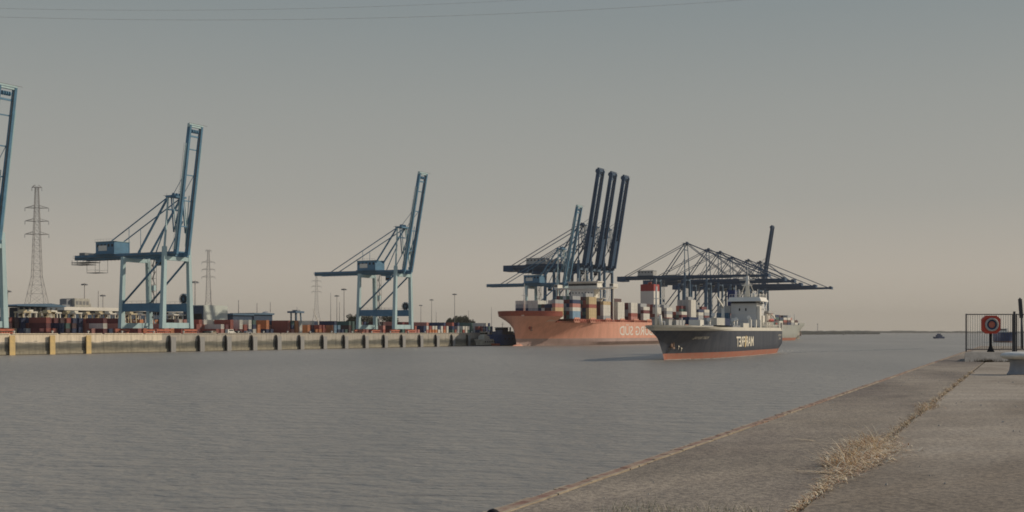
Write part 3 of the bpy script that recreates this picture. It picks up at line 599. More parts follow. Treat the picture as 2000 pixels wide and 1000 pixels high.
for k in range(13):
    br.beam((41.1, -4.3+k*1.05, 24.2), (41.1, -4.3+k*1.05, 25.4), .1, .1, white); 
    if k < 12: br.beam((28+k*1.1, 8.3, 24.2), (28+k*1.1, 8.3, 25.4), .1, .1, white)
br.beam((41.1, -4.3, 25.4), (41.1, 8.3, 25.4), .12, .12, white); br.beam((28, 8.3, 25.4), (41.0, 8.3, 25.4), .12, .12, white); br.build('bridge', so)
m_ = MB(); m_.tube((35, 2, 24.0), (35, 2, 33.5), 1.1, white, .6); m_.tube((35, 2, 33.5), (35, 2, 37), .12, white); m_.beam((35, -1.5, 31.8), (35, 5, 31.8), .35, .35, white); m_.beam((35, -4.5, 33), (35, 2.5, 33), .25, .25, white); m_.beam((36, -.2, 29.4), (36, 4.2, 29.4), .3, .5, white)
for sy in (-1, 1): m_.beam((35, 2+sy*.4, 31.5), (35-1.5, 2+sy*3.6, 24.2), .3, .3, white)
m_.tube((33, -3.5, 24.2), (33, -3.5, 29.5), .14, white); m_.tube((38, 7, 24.2), (38, 7, 27.6), .14, white); m_.tube((36, 5, 24.2), (36, 5, 26), .8, white, .5); m_.tube((36, -1.5, 24.2), (36, -1.5, 27.8), .4, offw)
m_.build('radar_mast', so)
fu = MB(); bl = mat('funnel_blue', (.03, .05, .16), .5); fu.box((27, -7.6, 20.6), (31, -4.4, 27.6), bl)
for k in range(3): fu.tube((28+k, -6+.2*k, 27.6), (28+k, -6+.2*k, 29), .3, black, n=8)
fu.build('funnel', msh)
fo = MB(); fo.tube((163, 0, 11.2), (163, 0, 24.5), .55, white, .3); fo.tube((163, 0, 24.5), (163, 0, 27), .1, white); fo.beam((163, -1.5, 20.5), (163, 1.5, 20.5), .2, .2, white); fo.tube((162, 1, 11.2), (162, 1, 15.2), .9, white, .5); fo.beam((163, 0, 17), (159, 1.5, 11.2), .25, .25, white); fo.build('foremast', msh)
# a low forecastle deck house, windlasses, hatch covers, deck gear
dk = MB(); dk.box((153.6, -2.8, 11.0), (158, 2.8, 13.8), offw); dk.box((153.4, -3.1, 13.81), (158.4, 3.1, 14.0), greyp); dk.tube((160, -1, 12.3), (160, 2, 12.3), .8, greyp); dk.tube((158, 0, 12.3), (162, 0, 12.3), .5, greyp); dk.build('windlass', msh)
hc = MB()
for x0 in (44, 62, 80, 124): MB().box((x0, -9.4, 10.5), (x0+14, 9.4, 11.9), greyp).build('hatch_cover', msh)
for x0 in (142, 146, 150): MB().box((x0, -4.5, 10.5), (x0+3.2, 4, 13.5), offw).build('hatch_cover', msh)
MB().box((136, 5, 10.5), (141, 9, 13.6), white).build('deck_locker', msh)
for x_, y_, h_ in ((52, 6.5, 15.2), (60, 3.0, 14.4), (88, 8.2, 13.8), (90, 1.0, 15.8), (122.5, 7.5, 13.6)):
    MB().tube((x_, y_, 10.4), (x_, y_, h_), .55, white, .5).tube((x_, y_, h_), (x_+.9, y_, h_+.3), .7, white, .8).build('deck_vent', msh)
MB().tube((46, -6, 10.4), (46, -6, 21), .8, white, .6).beam((46, -6, 20), (66, -4, 24), .8, .9, white, .4, .5).tube((46, -6, 21), (46, -6, 24), .25, white).build('deck_crane', msh)
pl = MB()
for x_ in (48, 56.5, 66): MB().box((x_, 9.7, 10.3), (x_+1.5, 10.6, 14.4), white).build('deck_post', msh)
MB().box((70, 8.9, 10.3), (80, 10.3, 12.9), bulw).build('deck_locker', msh)
for k in range(20): pl.beam((10+k*1.9, 10.6, 11.1), (10+k*1.9, 10.6, 12.3), .12, .12, white)
pl.beam((10, 10.6, 12.3), (46, 10.6, 12.3), .12, .12, white)
for x_ in (22, 26, 30, 34): MB().box((x_, 9.0, 10.3), (x_+1.2, 10.4, 13.6), white).build('deck_post', msh)
pl.build('side_rail', msh)
lb_ = MB(); vv = []; 
for k in range(9):
    t_ = k/8; r_ = .7*math.sqrt(max(.02, 1-(2*t_-1)**2)); vv.append((r_, 15+t_*9))
n = 12; pts_ = [(x_, 9.2+r_*math.cos(2*math.pi*j/n), 14.6+r_*math.sin(2*math.pi*j/n)) for r_, x_ in vv for j in range(n)]
lb_.add(pts_, [(i*n+j, (i+1)*n+j, (i+1)*n+(j+1) % n, i*n+(j+1) % n) for i in range(8) for j in range(n)], red, True)
for x_ in (16.5, 22.5): lb_.beam((x_, 8.3, 11), (x_, 8.3, 17), .3, .3, white); lb_.beam((x_, 8.3, 17), (x_, 9.6, 16.2), .3, .3, white)
lb_.build('lifeboat', msh)
sg = MB()
for x_ in (2, 9):
    for y_ in (-9, 10.3): sg.box((x_, y_-.4, 10.4), (x_+.9, y_+.4, 13.6), white)
sg.box((1.9, 9.85, 13.61), (9.95, 10.75, 14.3), white); sg.box((2, -9.4, 13.61), (2.9, 9.8, 14.3), white)
sg.tube((14, -2, 10.5), (14, -2, 25), .5, white, .4); sg.beam((14, -2, 24), (6, 3, 20), .45, .5, white); sg.beam((20, 7.5, 18.6), (8, 8.5, 15.5), .4, .4, white); sg.beam((6, 4, 11), (3, 3, 18.5), .5, .5, orange); sg.box((3, -7, 11.2), (11, 5, 14.5), rust); sg.beam((16, 5, 18.6), (12, 6, 23.5), .4, .4, white)
sg.build('stern_gantry', msh)
def mp_(l, wq): return MS + fwd*l + Vector((-fwd.y, fwd.x))*wq
cont(mp_(114.5, 8.6), 11.95, RM, 'white', ('m', 'white container on the port side of the dark ship\'s foredeck'))
cont(mp_(114.5, 6.1), 11.95, RM, 'grey', ('m', 'grey container beside the white one on the dark ship\'s foredeck'))
cont(mp_(97, 6.6), 11.95, RM, 'navy blue', ('m', 'navy container between the white container and the dark ship\'s deckhouse'))
cont(mp_(97, 4.0), 11.95, RM, 'navy blue', ('m', 'inner navy container ahead of the dark ship\'s deckhouse, second from its side'))
cont(mp_(133, 3.5), 12.05, RM, 'navy blue', ('m', 'navy container ahead of the grey one on the dark ship\'s foredeck'))
cont(mp_(97, 1.4), 11.95, RM, 'grey', ('m', 'grey container in the middle of the dark ship\'s deck near the deckhouse'))
# foam at the bow, waterline and wake
foam = mat('foam', (.52, .50, .45), .8, wear=.15, scale=2); fm_ = MB()
def blob(px, py, rx, ry_, ang_):
    n = 9; c, s_ = math.cos(ang_), math.sin(ang_); vs_ = []
    for k in range(n):
        a_ = 2*math.pi*k/n; r_ = rnd.uniform(.6, 1.1); u_, v_ = rx*r_*math.cos(a_), ry_*r_*math.sin(a_); vs_.append((px+u_*c-v_*s_, py+u_*s_+v_*c, .03))
    vs_.append((px, py, .16)); fm_.add(vs_, [(k, (k+1) % n, n) for k in range(n)], foam)
for i in range(230):
    l = rnd.random()**1.5*150; q = mp_(154-l, (11 if l > 28 else 11*math.sin(min(1, l/28)*math.pi/2))+.3+rnd.uniform(0, .9)); blob(q.x, q.y, rnd.uniform(.4, 1.6), rnd.uniform(.12, .35), RM)
for i in range(90):
    l = rnd.random()*16; q = mp_(155-l, .4+l*.22+rnd.uniform(0, 1.3)); blob(q.x, q.y, rnd.uniform(.5, 1.3), rnd.uniform(.15, .4), RM)
for i in range(300):
    l = rnd.random()**1.2*170; q = mp_(8-l, 11+l*.28+rnd.gauss(0, .6+l*.012)); blob(q.x, q.y, rnd.uniform(.8, 2.8), rnd.uniform(.08, .28), RM+.25+rnd.uniform(-.1, .1))
for i in range(90):
    l = rnd.random()*120; q = mp_(-l, rnd.gauss(0, 5)); blob(q.x, q.y, rnd.uniform(.6, 2.4), rnd.uniform(.1, .3), RM)
fm_.build('foam', kind='stuff')

# --- second moored ship, grey-green hull
gg = mat('grey_green_hull_paint', (.42, .43, .38), .6, wear=.1, scale=.2); G0 = Vector((184, 1115)); DG = (Vector((335, 1383))-G0).normalized(); RG = math.atan2(DG.y, DG.x)
gs = empty('container_ship', (*G0, 0), RG, 'grey-green container ship moored farther off, its bow showing beyond the dark ship', 'ship')
h = hull(288, 34, 17, [-2, 0, 3, 8, 13, 17, 19.5], [boot, boot, gg, gg, gg, gg], 20, .2, .1, 1.5, Df=lambda s: 19.5 if s > .86 else 17, capm=greyp); ho2 = h.build('hull', gs); weld(ho2)
s = MB(); s.box((110, -7, 16.1), (120, 7, 41), white); s.box((109, -9, 41), (121, 9, 42), white); s.box((111, -6, 42), (120, 6, 44.5), white); s.tube((115, 0, 44.5), (115, 0, 51), .5, white); s.build('superstructure', gs)
s = MB(); s.tube((296, 0, 19), (296, 0, 30), .4, white); s.box((284, -3, 18.6), (292, 3, 20.5), rust)
for k in range(7): s.beam((276+k*3.4, -8+k*.9, 18.6), (276+k*3.4, -8+k*.9, 21.4+(k*37 % 3)), .7, .7, greyp)
s.build('deck_gear', gs)
yG = Vector((-DG.y, DG.x))
def gp(l, wq): return G0 + DG*l + yG*wq
for bi in range(16):
    l = 30+bi*14.6; nt_ = [6, 7, 6, 7, 5, 6, 5, 6, 5, 5, 4, 4, 3, 4, 3, 2][bi]
    for r_ in range(3):
        for t_ in range(nt_ - (0 if r_ else rnd.choice([0, 0, 1]))):
            cont(gp(l, -14.5+r_*2.55), 17.2+t_*2.62, RG, rnd.choice(['rust red', 'navy blue', 'grey', 'dark brown', 'white', 'pink-red', 'dark green']), ('grey', TIER[t_], bi), r_ == 0)

# ------------------------------------------------------------------ yard containers
segs = [(12, 34, ['tan'], 2), (34, 112, ['rust red', 'pink-red', 'pink-red', 'maroon', 'rust red', 'navy blue', 'grey'], 3), (112, 162, ['navy blue', 'navy blue', 'dark green', 'dark brown'], 3), (162, 240, ['rust red', 'pink-red', 'white', 'maroon', 'rust red', 'navy blue'], 3),
        (240, 372, ['rust red', 'orange', 'pink-red', 'navy blue', 'grey'], 2), (372, 480, ['rust red', 'pink-red', 'maroon', 'white'], 3), (480, 625, ['rust red', 'navy blue', 'pink-red', 'white', 'white', 'maroon', 'dark green', 'orange'], 3), (625, 655, ['orange', 'rust red', 'orange'], 3), (655, 672, ['navy blue', 'light blue'], 3), (672, 705, ['dark green', 'dark brown'], 3), (705, 812, ['maroon', 'pink-red', 'rust red', 'dark brown', 'dark green'], 3), (812, 872, ['rust red', 'white', 'orange', 'pink-red', 'white', 'navy blue'], 3), (872, 965, ['navy blue', 'navy blue', 'grey', 'rust red', 'white', 'dark green'], 3)]
a0 = aof(FP(14, 50)); a1 = aof(FP(962, 50)); a = a0; ri = 0
inv = lambda p: 1000+F*p.x/p.y
marks = [(0, 'left picture edge'), (97, 'middle yellow fender'), (168, 'right yellow fender'), (237, 'near crane\'s left leg'), (372, 'near crane\'s right leg'), (445, 'pale box building'), (582, 'small yard gantry'), (703, 'second crane\'s left leg'), (803, 'second crane\'s right leg'), (873, 'round dark trees'), (1100, '')]
from collections import defaultdict
cnt = defaultdict(int); YR = math.atan2(N.y, N.x)
while a < a1:
    p = A(a, 50+6.1); px = inv(A(a, 50)); sg_ = next((s for s in segs if s[0] <= px < s[1]), None)
    if sg_:
        mki = max(i for i, m_ in enumerate(marks) if m_[0] <= px); cnt[mki] += 1; top_ = sg_[3]
        if rnd.random() < .74:
            nt_ = max(1, min(3, top_ + rnd.choice([0, 0, -1, -1, -2]))); base = rnd.choice(sg_[2])
            for t_ in range(nt_): cont(p, QZ+t_*2.6, YR, base if rnd.random() < .6 else rnd.choice(sg_[2]), ('yard', TIER[t_], marks[mki][1], cnt[mki]))
        if rnd.random() < .92:
            nt_ = top_ if rnd.random() < .8 else top_-1; base = rnd.choice(sg_[2] + ['navy blue', 'maroon', 'dark brown'])
            for t_ in range(nt_): cont(A(a, 50+19.0), QZ+t_*2.6, YR, base if rnd.random() < .65 else rnd.choice(sg_[2]), ('yard', TIER[t_], marks[mki][1], cnt[mki], 'back-row'))
        for t_ in range(3 if rnd.random() < .7 else 2): cont(A(a, 50+45), QZ+t_*2.6, YR, rnd.choice(['rust red', 'grey', 'orange', 'tan', 'navy blue']), ('hid',), False)
    a += 3.75; ri += 1
def cont_mb(mb, T, c, ln=12.19):
    def X(p): return tuple(T @ Vector(p))
    l, w_, h_ = ln/2, 1.22, 2.59
    def bx(c0, c1, m):
        o = len(mb.v); mb.box(c0, c1, m); mb.v[o:] = [X(q) for q in mb.v[o:]]
    bx((-l+.1, -w_+.04, .1), (l-.1, w_-.04, h_-.04), c)
    for sx_ in (-1, 1):
        for sy in (-1, 1): bx((sx_*l, sy*w_, 0), (sx_*(l-.16), sy*(w_-.16), h_), c)
        bx((sx_*l, -w_+.16, 0), (sx_*(l-.12), w_-.16, .2), c); bx((sx_*l, -w_+.16, h_-.16), (sx_*(l-.12), w_-.16, h_), c)
        for q in (-.7, -.25, .25, .7): bx((sx_*(l-.1), q-.025, .2), (sx_*(l-.04), q+.025, h_-.16), steel)
    for sy in (-1, 1):
        bx((-l+.16, sy*w_, 0), (l-.16, sy*(w_-.1), .16), c); bx((-l+.16, sy*w_, h_-.12), (l-.16, sy*(w_-.1), h_), c)
        k = -l+.5
        while k < l-.5: bx((k, sy*(w_-.05), .16), (k+.35, sy*(w_-.015), h_-.12), c); k += .7
cm = {}
def cmesh(col):
    if col not in cm:
        mb = MB(); cont_mb(mb, Matrix(), mat('container_'+col.replace(' ', '_').replace('-', '_'), CP[col], .6, wear=.13, scale=.5, streak=True))
        me = bpy.data.meshes.new('container'); me.from_pydata(mb.v, [], mb.f)
        for m in mb.mats: me.materials.append(m)
        me.polygons.foreach_set('material_index', mb.m); cm[col] = me
    return cm[col]
vis = sorted([c for c in CONT if c[4]], key=lambda c: Vector(c[0]).length); keep = vis[:299]; rest = vis[298:]+[c for c in CONT if not c[4]]
shipm = ['just behind the forecastle', 'behind the first gap', 'left of the bridge front', 'under the bridge', 'right of the bridge', 'left of the letters', 'over the letter D', 'over the last letters', 'left of the funnel', 'right of the funnel', 'near the stern', 'at the stern']
for (loc, rot, col, wh, v_, ln) in keep:
    o = bpy.data.objects.new('shipping_container', cmesh(col)); scn.collection.objects.link(o); o.location = loc; o.rotation_euler = (0, 0, rot)
    k = wh[0]
    if k == 'm': lb, g = wh[1], 'containers on the dark ship'
    elif k == 'ship': lb, g = f"{col} container, {wh[1]}, {wh[3]}, {WORD[wh[2]]} tall stack on red ship", 'containers on the red ship'
    elif k == 'shipr': lb, g = f"{col} container, {wh[1]}, set back behind {WORD[wh[2]]} tall stack on red ship", 'containers on the red ship'
    elif k == 'fore': lb, g = f"{col} container, {wh[1]}, {WORD[wh[2]]} from left in red ship's foremost bay", 'containers on the red ship'
    elif k == 'shoulder': lb, g = f"{col} container, {wh[1]} of the narrow stack beside the red ship's forecastle", 'containers on the red ship'
    elif k == 'grey': lb, g = f"{col} container, {wh[1]}, {WORD[min(11, wh[2])]} stack on the grey-green ship", 'containers on the grey-green ship'
    else:
        n_ = wh[3]; od = WORD[n_-1] if n_ <= 12 else ('%dth' % n_ if n_ % 10 not in (1, 2, 3) or n_ < 14 else {1: '%dst', 2: '%dnd', 3: '%drd'}[n_ % 10] % n_)
        lb, g = f"{col} container, {wh[1]}, {od} {wh[4] if len(wh) > 4 else 'front-row'} stack right of the {wh[2]}", 'containers stacked in the terminal yard'
    tag(o, lb, 'container', g)
mb = MB()
for (loc, rot, col, wh, v_, ln) in rest:
    m = mat('container_'+col.replace(' ', '_').replace('-', '_'), CP[col], .6, wear=.13, scale=.5, streak=True)
    T = Matrix.Translation(loc) @ Matrix.Rotation(rot, 4, 'Z'); o_ = len(mb.v); mb.box((-6.09, -1.22, 0), (6.09, 1.22, 2.57), m); mb.v[o_:] = [tuple(T @ Vector(q)) for q in mb.v[o_:]]
mb.build('container_stacks', kind='stuff')
print('containers', len(vis), len(rest))

# ------------------------------------------------------------------ terminal buildings
def local(b_, name, x_, bb, **k): p = FP(x_, bb); return b_.build(name, loc=(p.x, p.y, QZ), rot=math.atan2(U.y, U.x), **k)
def bld(x_, bb, label, parts):
    p = FP(x_, bb); e = empty('terminal_building', (p.x, p.y, QZ), math.atan2(U.y, U.x), label, 'building')
    for nm, fn in parts:
        m = MB(); fn(m); m.build(nm, e)
    return e     # local x along the quay, y inland
cream = mat('cream_cladding', (.56, .53, .44), .8); dblue = mat('dark_blue_cladding', (.05, .085, .14), .7); pgreen = mat('pale_green_cladding', (.58, .62, .55), .7, wear=.05, scale=.1)
Ls = aof(FP(372, 115))-aof(FP(124, 115)); concg = mat('beige_concrete', (.42, .39, .33), .85, wear=.12, scale=.3)
def shed_w(m):
    m.box((0, 0, 8.6), (Ls, 40, 12.6), dblue)
    for k in range(int(Ls/7)): m.box((k*7, 0, 0), (k*7+.6, .6, 8.6), cream)
    m.box((0, 30, 0), (Ls, 40, 8.6), mat('dim_cladding', (.13, .13, .13), .9)); 
bld(124, 115, 'long low open shed with cream roof edge behind the container stacks', [('wall', shed_w), ('roof', lambda m: m.box((-1.5, -2.5, 12.75), (Ls+1.5, 41, 14.6), white))])
Lb_ = aof(FP(112, 95))-aof(FP(36, 95))
def sh2(m):
    m.box((Lb_*.42, 2, 0), (Lb_*.8, 20, 13.6), dblue)
    for k in range(8): m.box((k*Lb_/7.2, 0, 0), (k*Lb_/7.2+.7, .7, 13.4), offw)
    for k in range(4): m.box((2+k*4, 1, 4.5), (5+k*4, 3, 12), [offw, greyp, concg][k % 3])
def rf2(m): m.add([(-3, -3, 13.9), (Lb_+3, -3, 13.9), (Lb_+3, 24, 13.9), (-3, 24, 13.9), (-3, -3, 14.3), (Lb_*.75, -3, 15.6), (Lb_+3, -3, 14.5), (Lb_+3, 24, 14.5), (Lb_*.75, 24, 15.6), (-3, 24, 14.3)], [(0, 1, 6, 5, 4), (3, 2, 1, 0), (4, 5, 8, 9), (5, 6, 7, 8), (1, 2, 7, 6), (2, 3, 9, 8, 7), (3, 0, 4, 9)], navyl)
bld(36, 95, 'open workshop with dark blue walls and flat dark roof below the nearest pylon', [('wall', sh2), ('roof', rf2)])
def bg1(m):
    m.box((0, 0, 0), (13, 14, 24.5), cream); m.box((-9, 2, 0), (0, 12, 20), greyp); m.box((-4.5, 3, 20), (0, 10, 24), greyp); m.box((13.01, 1, 0), (15, 12, 21), concg)
wsh = mat('window_shade', (.25, .25, .24), .5)
def mkw(i, j): return ('window', lambda m: m.box((1.0+i*3.0, -.06, 4+j*4), (3.1+i*3.0, -.01, 6.6+j*4), wsh))
bld(146, 260, 'beige block of offices with tall ribs rising behind the long shed', [('wall', bg1)] + [mkw(i, j) for i in range(4) for j in range(5)])
def bx1(m): m.box((0, 0, 0), (19.5, 16, 16.4), pgreen)
def bx1d(m): m.box((-.5, .3, 0), (-.02, 15.7, 16.0), dblue); m.box((-.6, 1, 3), (-.52, 13, 11.5), black)
bld(398, 75, 'pale green windowless box building with dark blue left flank beside the crane', [('wall', bx1), ('door', bx1d)])
# low dark sheds farther right
for (x0, x1, bb, hh, lb) in ((455, 492, 130, 13.2, 'low dark shed roof showing over the stacks right of the pale box building'), (496, 532, 140, 14.0, 'grey-roofed terminal hall left of the small yard gantry')):
    Lx = aof(FP(x1, bb))-aof(FP(x0, bb))
    bld(x0, bb, lb, [('wall', lambda m, Lx=Lx, hh=hh: m.box((0, 0, 0), (Lx, 20, hh-1.2), dblue)), ('roof', lambda m, Lx=Lx, hh=hh: m.box((-1, -1, hh-1.18), (Lx+1, 21, hh), navyl))])
# a light mound building with a white dome-shaped top near 520
def dm(m): m.lathe([(5, 0), (5, 12), (4.6, 14), (3.4, 15.4), (1.6, 16.3), (.2, 16.6)], offw, 20)
bld(520, 190, 'whitish silo top with a domed roof behind the grey-roofed hall', [('silo_wall', dm)])

# straddle carriers
def straddle(loc, rot, label, m):
    e = empty('straddle_carrier', (*loc, QZ), rot, label, 'straddle carrier', 'straddle carriers in the yard')
    for sy in (-1, 1):
        b_ = MB(); b_.box((-5, sy*2.3-.3, .9), (5, sy*2.3+.3, 2.0), m)
        for k in (-3.8, -1.3, 1.3, 3.8): b_.tube((k, sy*2.3-.35, .75), (k, sy*2.3+.35, .75), .75, black, n=12)
        b_.build('wheel_beam', e)
        for k in (-4.2, 4.2): MB().beam((k, sy*2.3, 2.0), (k*.8, sy*2.3, 12.6), .6, .6, m).build('leg', e)
    MB().box((-4.4, -2.7, 12.6), (4.4, 2.7, 13.5), m).box((-2, -1.4, 13.5), (2, 1.4, 14.6), m).build('top_frame', e)
    MB().box((3.4, -2.9, 10.2), (5.2, -1.2, 12.4), m).box((3.3, -2.95, 10.9), (5.25, -1.15, 11.9), glass).build('cab', e)
    MB().box((-4.6, -1.1, 8.2), (4.6, 1.1, 8.7), greyp).build('spreader', e); return e
sc0 = straddle(FP(44, 82), YR, 'yellowish straddle carrier left of the dark blue workshop', mat('cream_yellow_paint', (.66, .56, .36), .6))
sc1 = straddle(FP(98, 84), YR, 'whitish straddle carrier below the right end of the workshop roof', bulw)
sc1.scale = (.82, .82, .82); alt = 0
for x_, b_, lb in ((57, 84, 'straddle carrier under the left end of the workshop roof'), (92, 84, 'straddle carrier right of the dark blue workshop wall'), (104, 90, 'straddle carrier just right of the workshop, below the pylon'), (130, 92, 'straddle carrier under the left end of the long shed'),
                   (145, 88, 'straddle carrier under the long shed below the beige offices'), (193, 90, 'straddle carrier under the long shed left of the nearest whole crane'), (212, 86, 'straddle carrier close to the left leg of the nearest whole crane'), (253, 86, 'straddle carrier seen between the left legs of the nearest whole crane'),
                   (336, 86, 'straddle carrier seen through the right legs of the nearest whole crane'), (343, 98, 'straddle carrier behind the others between the near crane\'s right legs'), (272, 100, 'straddle carrier under the shed between the near crane\'s middle legs'), (168, 104, 'straddle carrier in the shade below the cream roof edge'), (232, 98, 'straddle carrier just left of the near crane, close under the roof'), (70, 100, 'straddle carrier in front of the dark blue workshop wall'), (355, 92, 'straddle carrier nearest the right leg of the nearest whole crane')):
    p = FP(x_, b_); alt ^= 1; copy_tree(sc1 if alt else sc0, (p.x, p.y, QZ), YR, lb).scale = (.82, .82, .82)
sc0.scale = (.82, .82, .82)
p = FP(573, 80); e = empty('yard_gantry', (p.x, p.y, QZ), YR, 'dark portal gantry rising over the yard stacks between the first two cranes', 'gantry crane')
for sy in (-1, 1): MB().beam((0, sy*2.4, 0), (0, sy*2.2, 13), .7, .7, navyl).beam((-5, sy*2.4, 0), (-4, sy*2.2, 13), .7, .7, navyl).build('leg', e)
MB().box((-5.5, -4.2, 13), (1.5, 4.2, 14.2), navyl).box((-4, -2, 14.2), (0, 1, 15.0), greyp).build('top_frame', e)

# light masts
def mast(px, top, b_, label, head=True, r_=.28):
    p = FP(px, b_); s_ = F/p.y; zt = CH + (HZ-top)/s_
    e = empty('light_mast', (p.x, p.y, QZ), YR, label, 'light mast', 'floodlight masts in the terminal')
    MB().tube((0, 0, 0), (0, 0, zt-QZ), r_*1.5, brown, r_*.8, n=8).build('pole', e)
    if head:
        h = MB(); h.tube((0, 0, zt-QZ-.7), (0, 0, zt-QZ-.5), 2.0, brown, 2.1, n=12)
        for k in range(8): h.box((1.9*math.cos(k*.785)-.4, 1.9*math.sin(k*.785)-.4, zt-QZ-1.6), (1.9*math.cos(k*.785)+.4, 1.9*math.sin(k*.785)+.4, zt-QZ-.72), greyp)
        h.build('lamp_ring', e)
for a_ in ((15, 566, 260, 'lamp mast right beside the cut-off crane at the left edge', True), (165, 553, 300, 'lamp mast rising behind the beige offices', True), (192, 568, 330, 'thick pole without lamps right of the beige offices', False), (201, 575, 360, 'thin mast right of the thick pole near the beige offices', True),
           (381, 548, 120, 'tall lamp mast just right of the nearest whole crane', True), (412, 566, 300, 'lamp mast in front of the middle pylon', False), (466, 586, 200, 'thin pole right of the pale box building', False), (502, 592, 220, 'thin pole over the grey-roofed hall', False), (528, 590, 300, 'short aerial pole right of the silo top', False), (580, 600, 420, 'thin pole over the yard gantry', False),
           (646, 572, 420, 'faint pole right of the rightmost pylon', False), (658, 576, 330, 'lamp mast left of the tall mast beside the second crane', True), (663, 590, 360, 'short pole between two lamp masts left of the second crane', False), (672, 563, 210, 'tall lamp mast left of the second crane', True),
           (822, 595, 420, 'first lamp mast right of the second crane', True), (843, 584, 350, 'second lamp mast right of the second crane', True), (852, 609, 400, 'short bare pole between the lamp masts and the round trees', False), (888, 573, 230, 'tall lamp mast standing over the round trees', True), (915, 606, 500, 'faint short pole right of the round trees', False), (960, 600, 420, 'thin pole just left of the red ship', False)):
    mast(a_[0], a_[1], a_[2], a_[3], a_[4])

# ------------------------------------------------------------------ pylons + power lines
def pylon(px, s_, top, label):
    Y = F/s_; X = (px-1000)/s_; Ht = CH+(HZ-top)/s_-QZ; e = empty('pylon', (X, Y, QZ), R(8), label, 'pylon', 'lattice power pylons behind the terminal')
    m = MB(); zw = Ht*.385; rb, rw, rt = Ht*.098, Ht*.030, Ht*.010; t_ = .17
    def hw(z): return rb+(rw-rb)*z/zw if z < zw else rw+(rt-rw)*(z-zw)/(Ht-zw)
    lv = [0, .09, .18, .27, .33, .385, .43, .475, .52, .56, .60, .64, .68, .72, .76, .80, .83, .86, .89, .92, .95, .98, 1.0]
    for a_, b_ in zip(lv, lv[1:]):
        z0, z1 = a_*Ht, b_*Ht; h0, h1 = hw(z0), hw(z1); C0 = [(-h0, -h0), (h0, -h0), (h0, h0), (-h0, h0)]; C1 = [(-h1, -h1), (h1, -h1), (h1, h1), (-h1, h1)]
        for k in range(4):
            j = (k+1) % 4; m.beam((*C0[k], z0), (*C1[k], z1), t_*1.2, t_*1.2, brown); w_ = t_*.6
            m.beam((*C0[k], z0), (*C1[j], z1), w_, w_, brown); m.beam((*C0[j], z0), (*C1[k], z1), w_, w_, brown); m.beam((*C1[k], z1), (*C1[j], z1), w_, w_, brown)
    m.build('lattice_mast', e)
    for fz, fw in ((.995, .065), (.855, .155), (.765, .155), (.675, .158)):
        a_ = MB(); z = fz*Ht; h_ = hw(z); W_ = fw*Ht/2*1.0
        a_.beam((-W_, 0, z+.1), (W_, 0, z+.1), .2, .2, brown)
        for sx_ in (-1, 1):
            for sy in (-1, 1):
                a_.beam((sx_*h_, sy*h_, z), (sx_*W_, 0, z+.1), .25, .25, brown); a_.beam((sx_*h_, sy*h_, z+Ht*.018), (sx_*W_, 0, z+.1), .2, .2, brown)
            for q in (.35, .65, .9): a_.beam((sx_*(h_+(W_-h_)*q), -h_*(1-q), z), (sx_*(h_+(W_-h_)*q), h_*(1-q), z+Ht*.018*(1-q)), .15, .15, brown)
            a_.tube((sx_*W_, 0, z), (sx_*W_, 0, z-2.2), .16, greyp, n=6)
        a_.build('cross_arm', e)
pylon(72, 2.9, 365, 'largest lattice pylon, at left between two teal cranes')
pylon(407, 1.75, 489, 'middle lattice pylon behind the pale box building')
pylon(618, 1.28, 532, 'smallest lattice pylon, left of the second crane')
def wire(pts, Y, label, r_=.02):
    m = MB(); P = []
    (x0, y0), (x1, y1), (x2, y2) = pts
    for k in range(41):
        x = x0+(x2-x0)*k/40; l = y0*(x-x1)*(x-x2)/((x0-x1)*(x0-x2)) + y1*(x-x0)*(x-x2)/((x1-x0)*(x1-x2)) + y2*(x-x0)*(x-x1)/((x2-x0)*(x2-x1))
        P.append(((x-1000)/F*Y, Y, CH+(HZ-l)/F*Y))
    for p, q in zip(P, P[1:]): m.tube(p, q, r_, brown, n=5)
    m.build('power_line', label=label, cat='power line', group='overhead power lines crossing the sky')
wire([(-150, 12), (330, 20), (1150, -8)], 250, 'uppermost faint power line sagging across the top left of the sky')
wire([(-150, 28), (420, 39), (1500, -4)], 262, 'lower faint power line sagging across the sky to the top middle', .024)

# ------------------------------------------------------------------ trees
def tree(loc, z0, h_, r_, label, group, seed, nleaf=2600, sz=.55):
    rr = random.Random(seed); e = empty('tree', (*loc, z0), rr.uniform(0, 6), label, 'tree', group)
    t_ = MB(); bk = mat('bark', (.12, .095, .07), .9); t_.tube((0, 0, 0), (0, 0, h_*.5), .35, bk, .22)
    cl = []
    for k in range(13):
        a_ = rr.uniform(0, 6.28); q = rr.uniform(.1, .78)*r_; z = h_*rr.uniform(.38, .86); cl.append((q*math.cos(a_), q*math.sin(a_), z, r_*rr.uniform(.26, .44)))
        t_.tube((0, 0, h_*.3), (q*math.cos(a_)*.8, q*math.sin(a_)*.8, z), .12, bk, .04, n=5)
    t_.build('trunk', e)
    c_ = MB(); ms_ = [mat('foliage_dark', (.035, .045, .024), .8), mat('foliage_mid', (.06, .07, .035), .8), mat('foliage_light', (.095, .10, .055), .8)]
    for i in range(nleaf):
        x, y, z, q = cl[rr.randrange(len(cl))]; d = Vector((rr.gauss(0, 1), rr.gauss(0, 1), rr.gauss(0, .85))).normalized()*q*rr.uniform(.6, 1.08)
        p = Vector((x, y, z))+d; n_ = Vector((rr.gauss(0, 1), rr.gauss(0, 1), rr.gauss(0, 1))).normalized(); u_ = n_.orthogonal().normalized(); v_ = n_.cross(u_); k = sz*rr.uniform(.6, 1.3)
        c_.add([p+u_*k, p+v_*k*.6, p-u_*k, p-v_*k*.6], [(0, 1, 2, 3)], rr.choice(ms_))
    c_.build('crown', e)
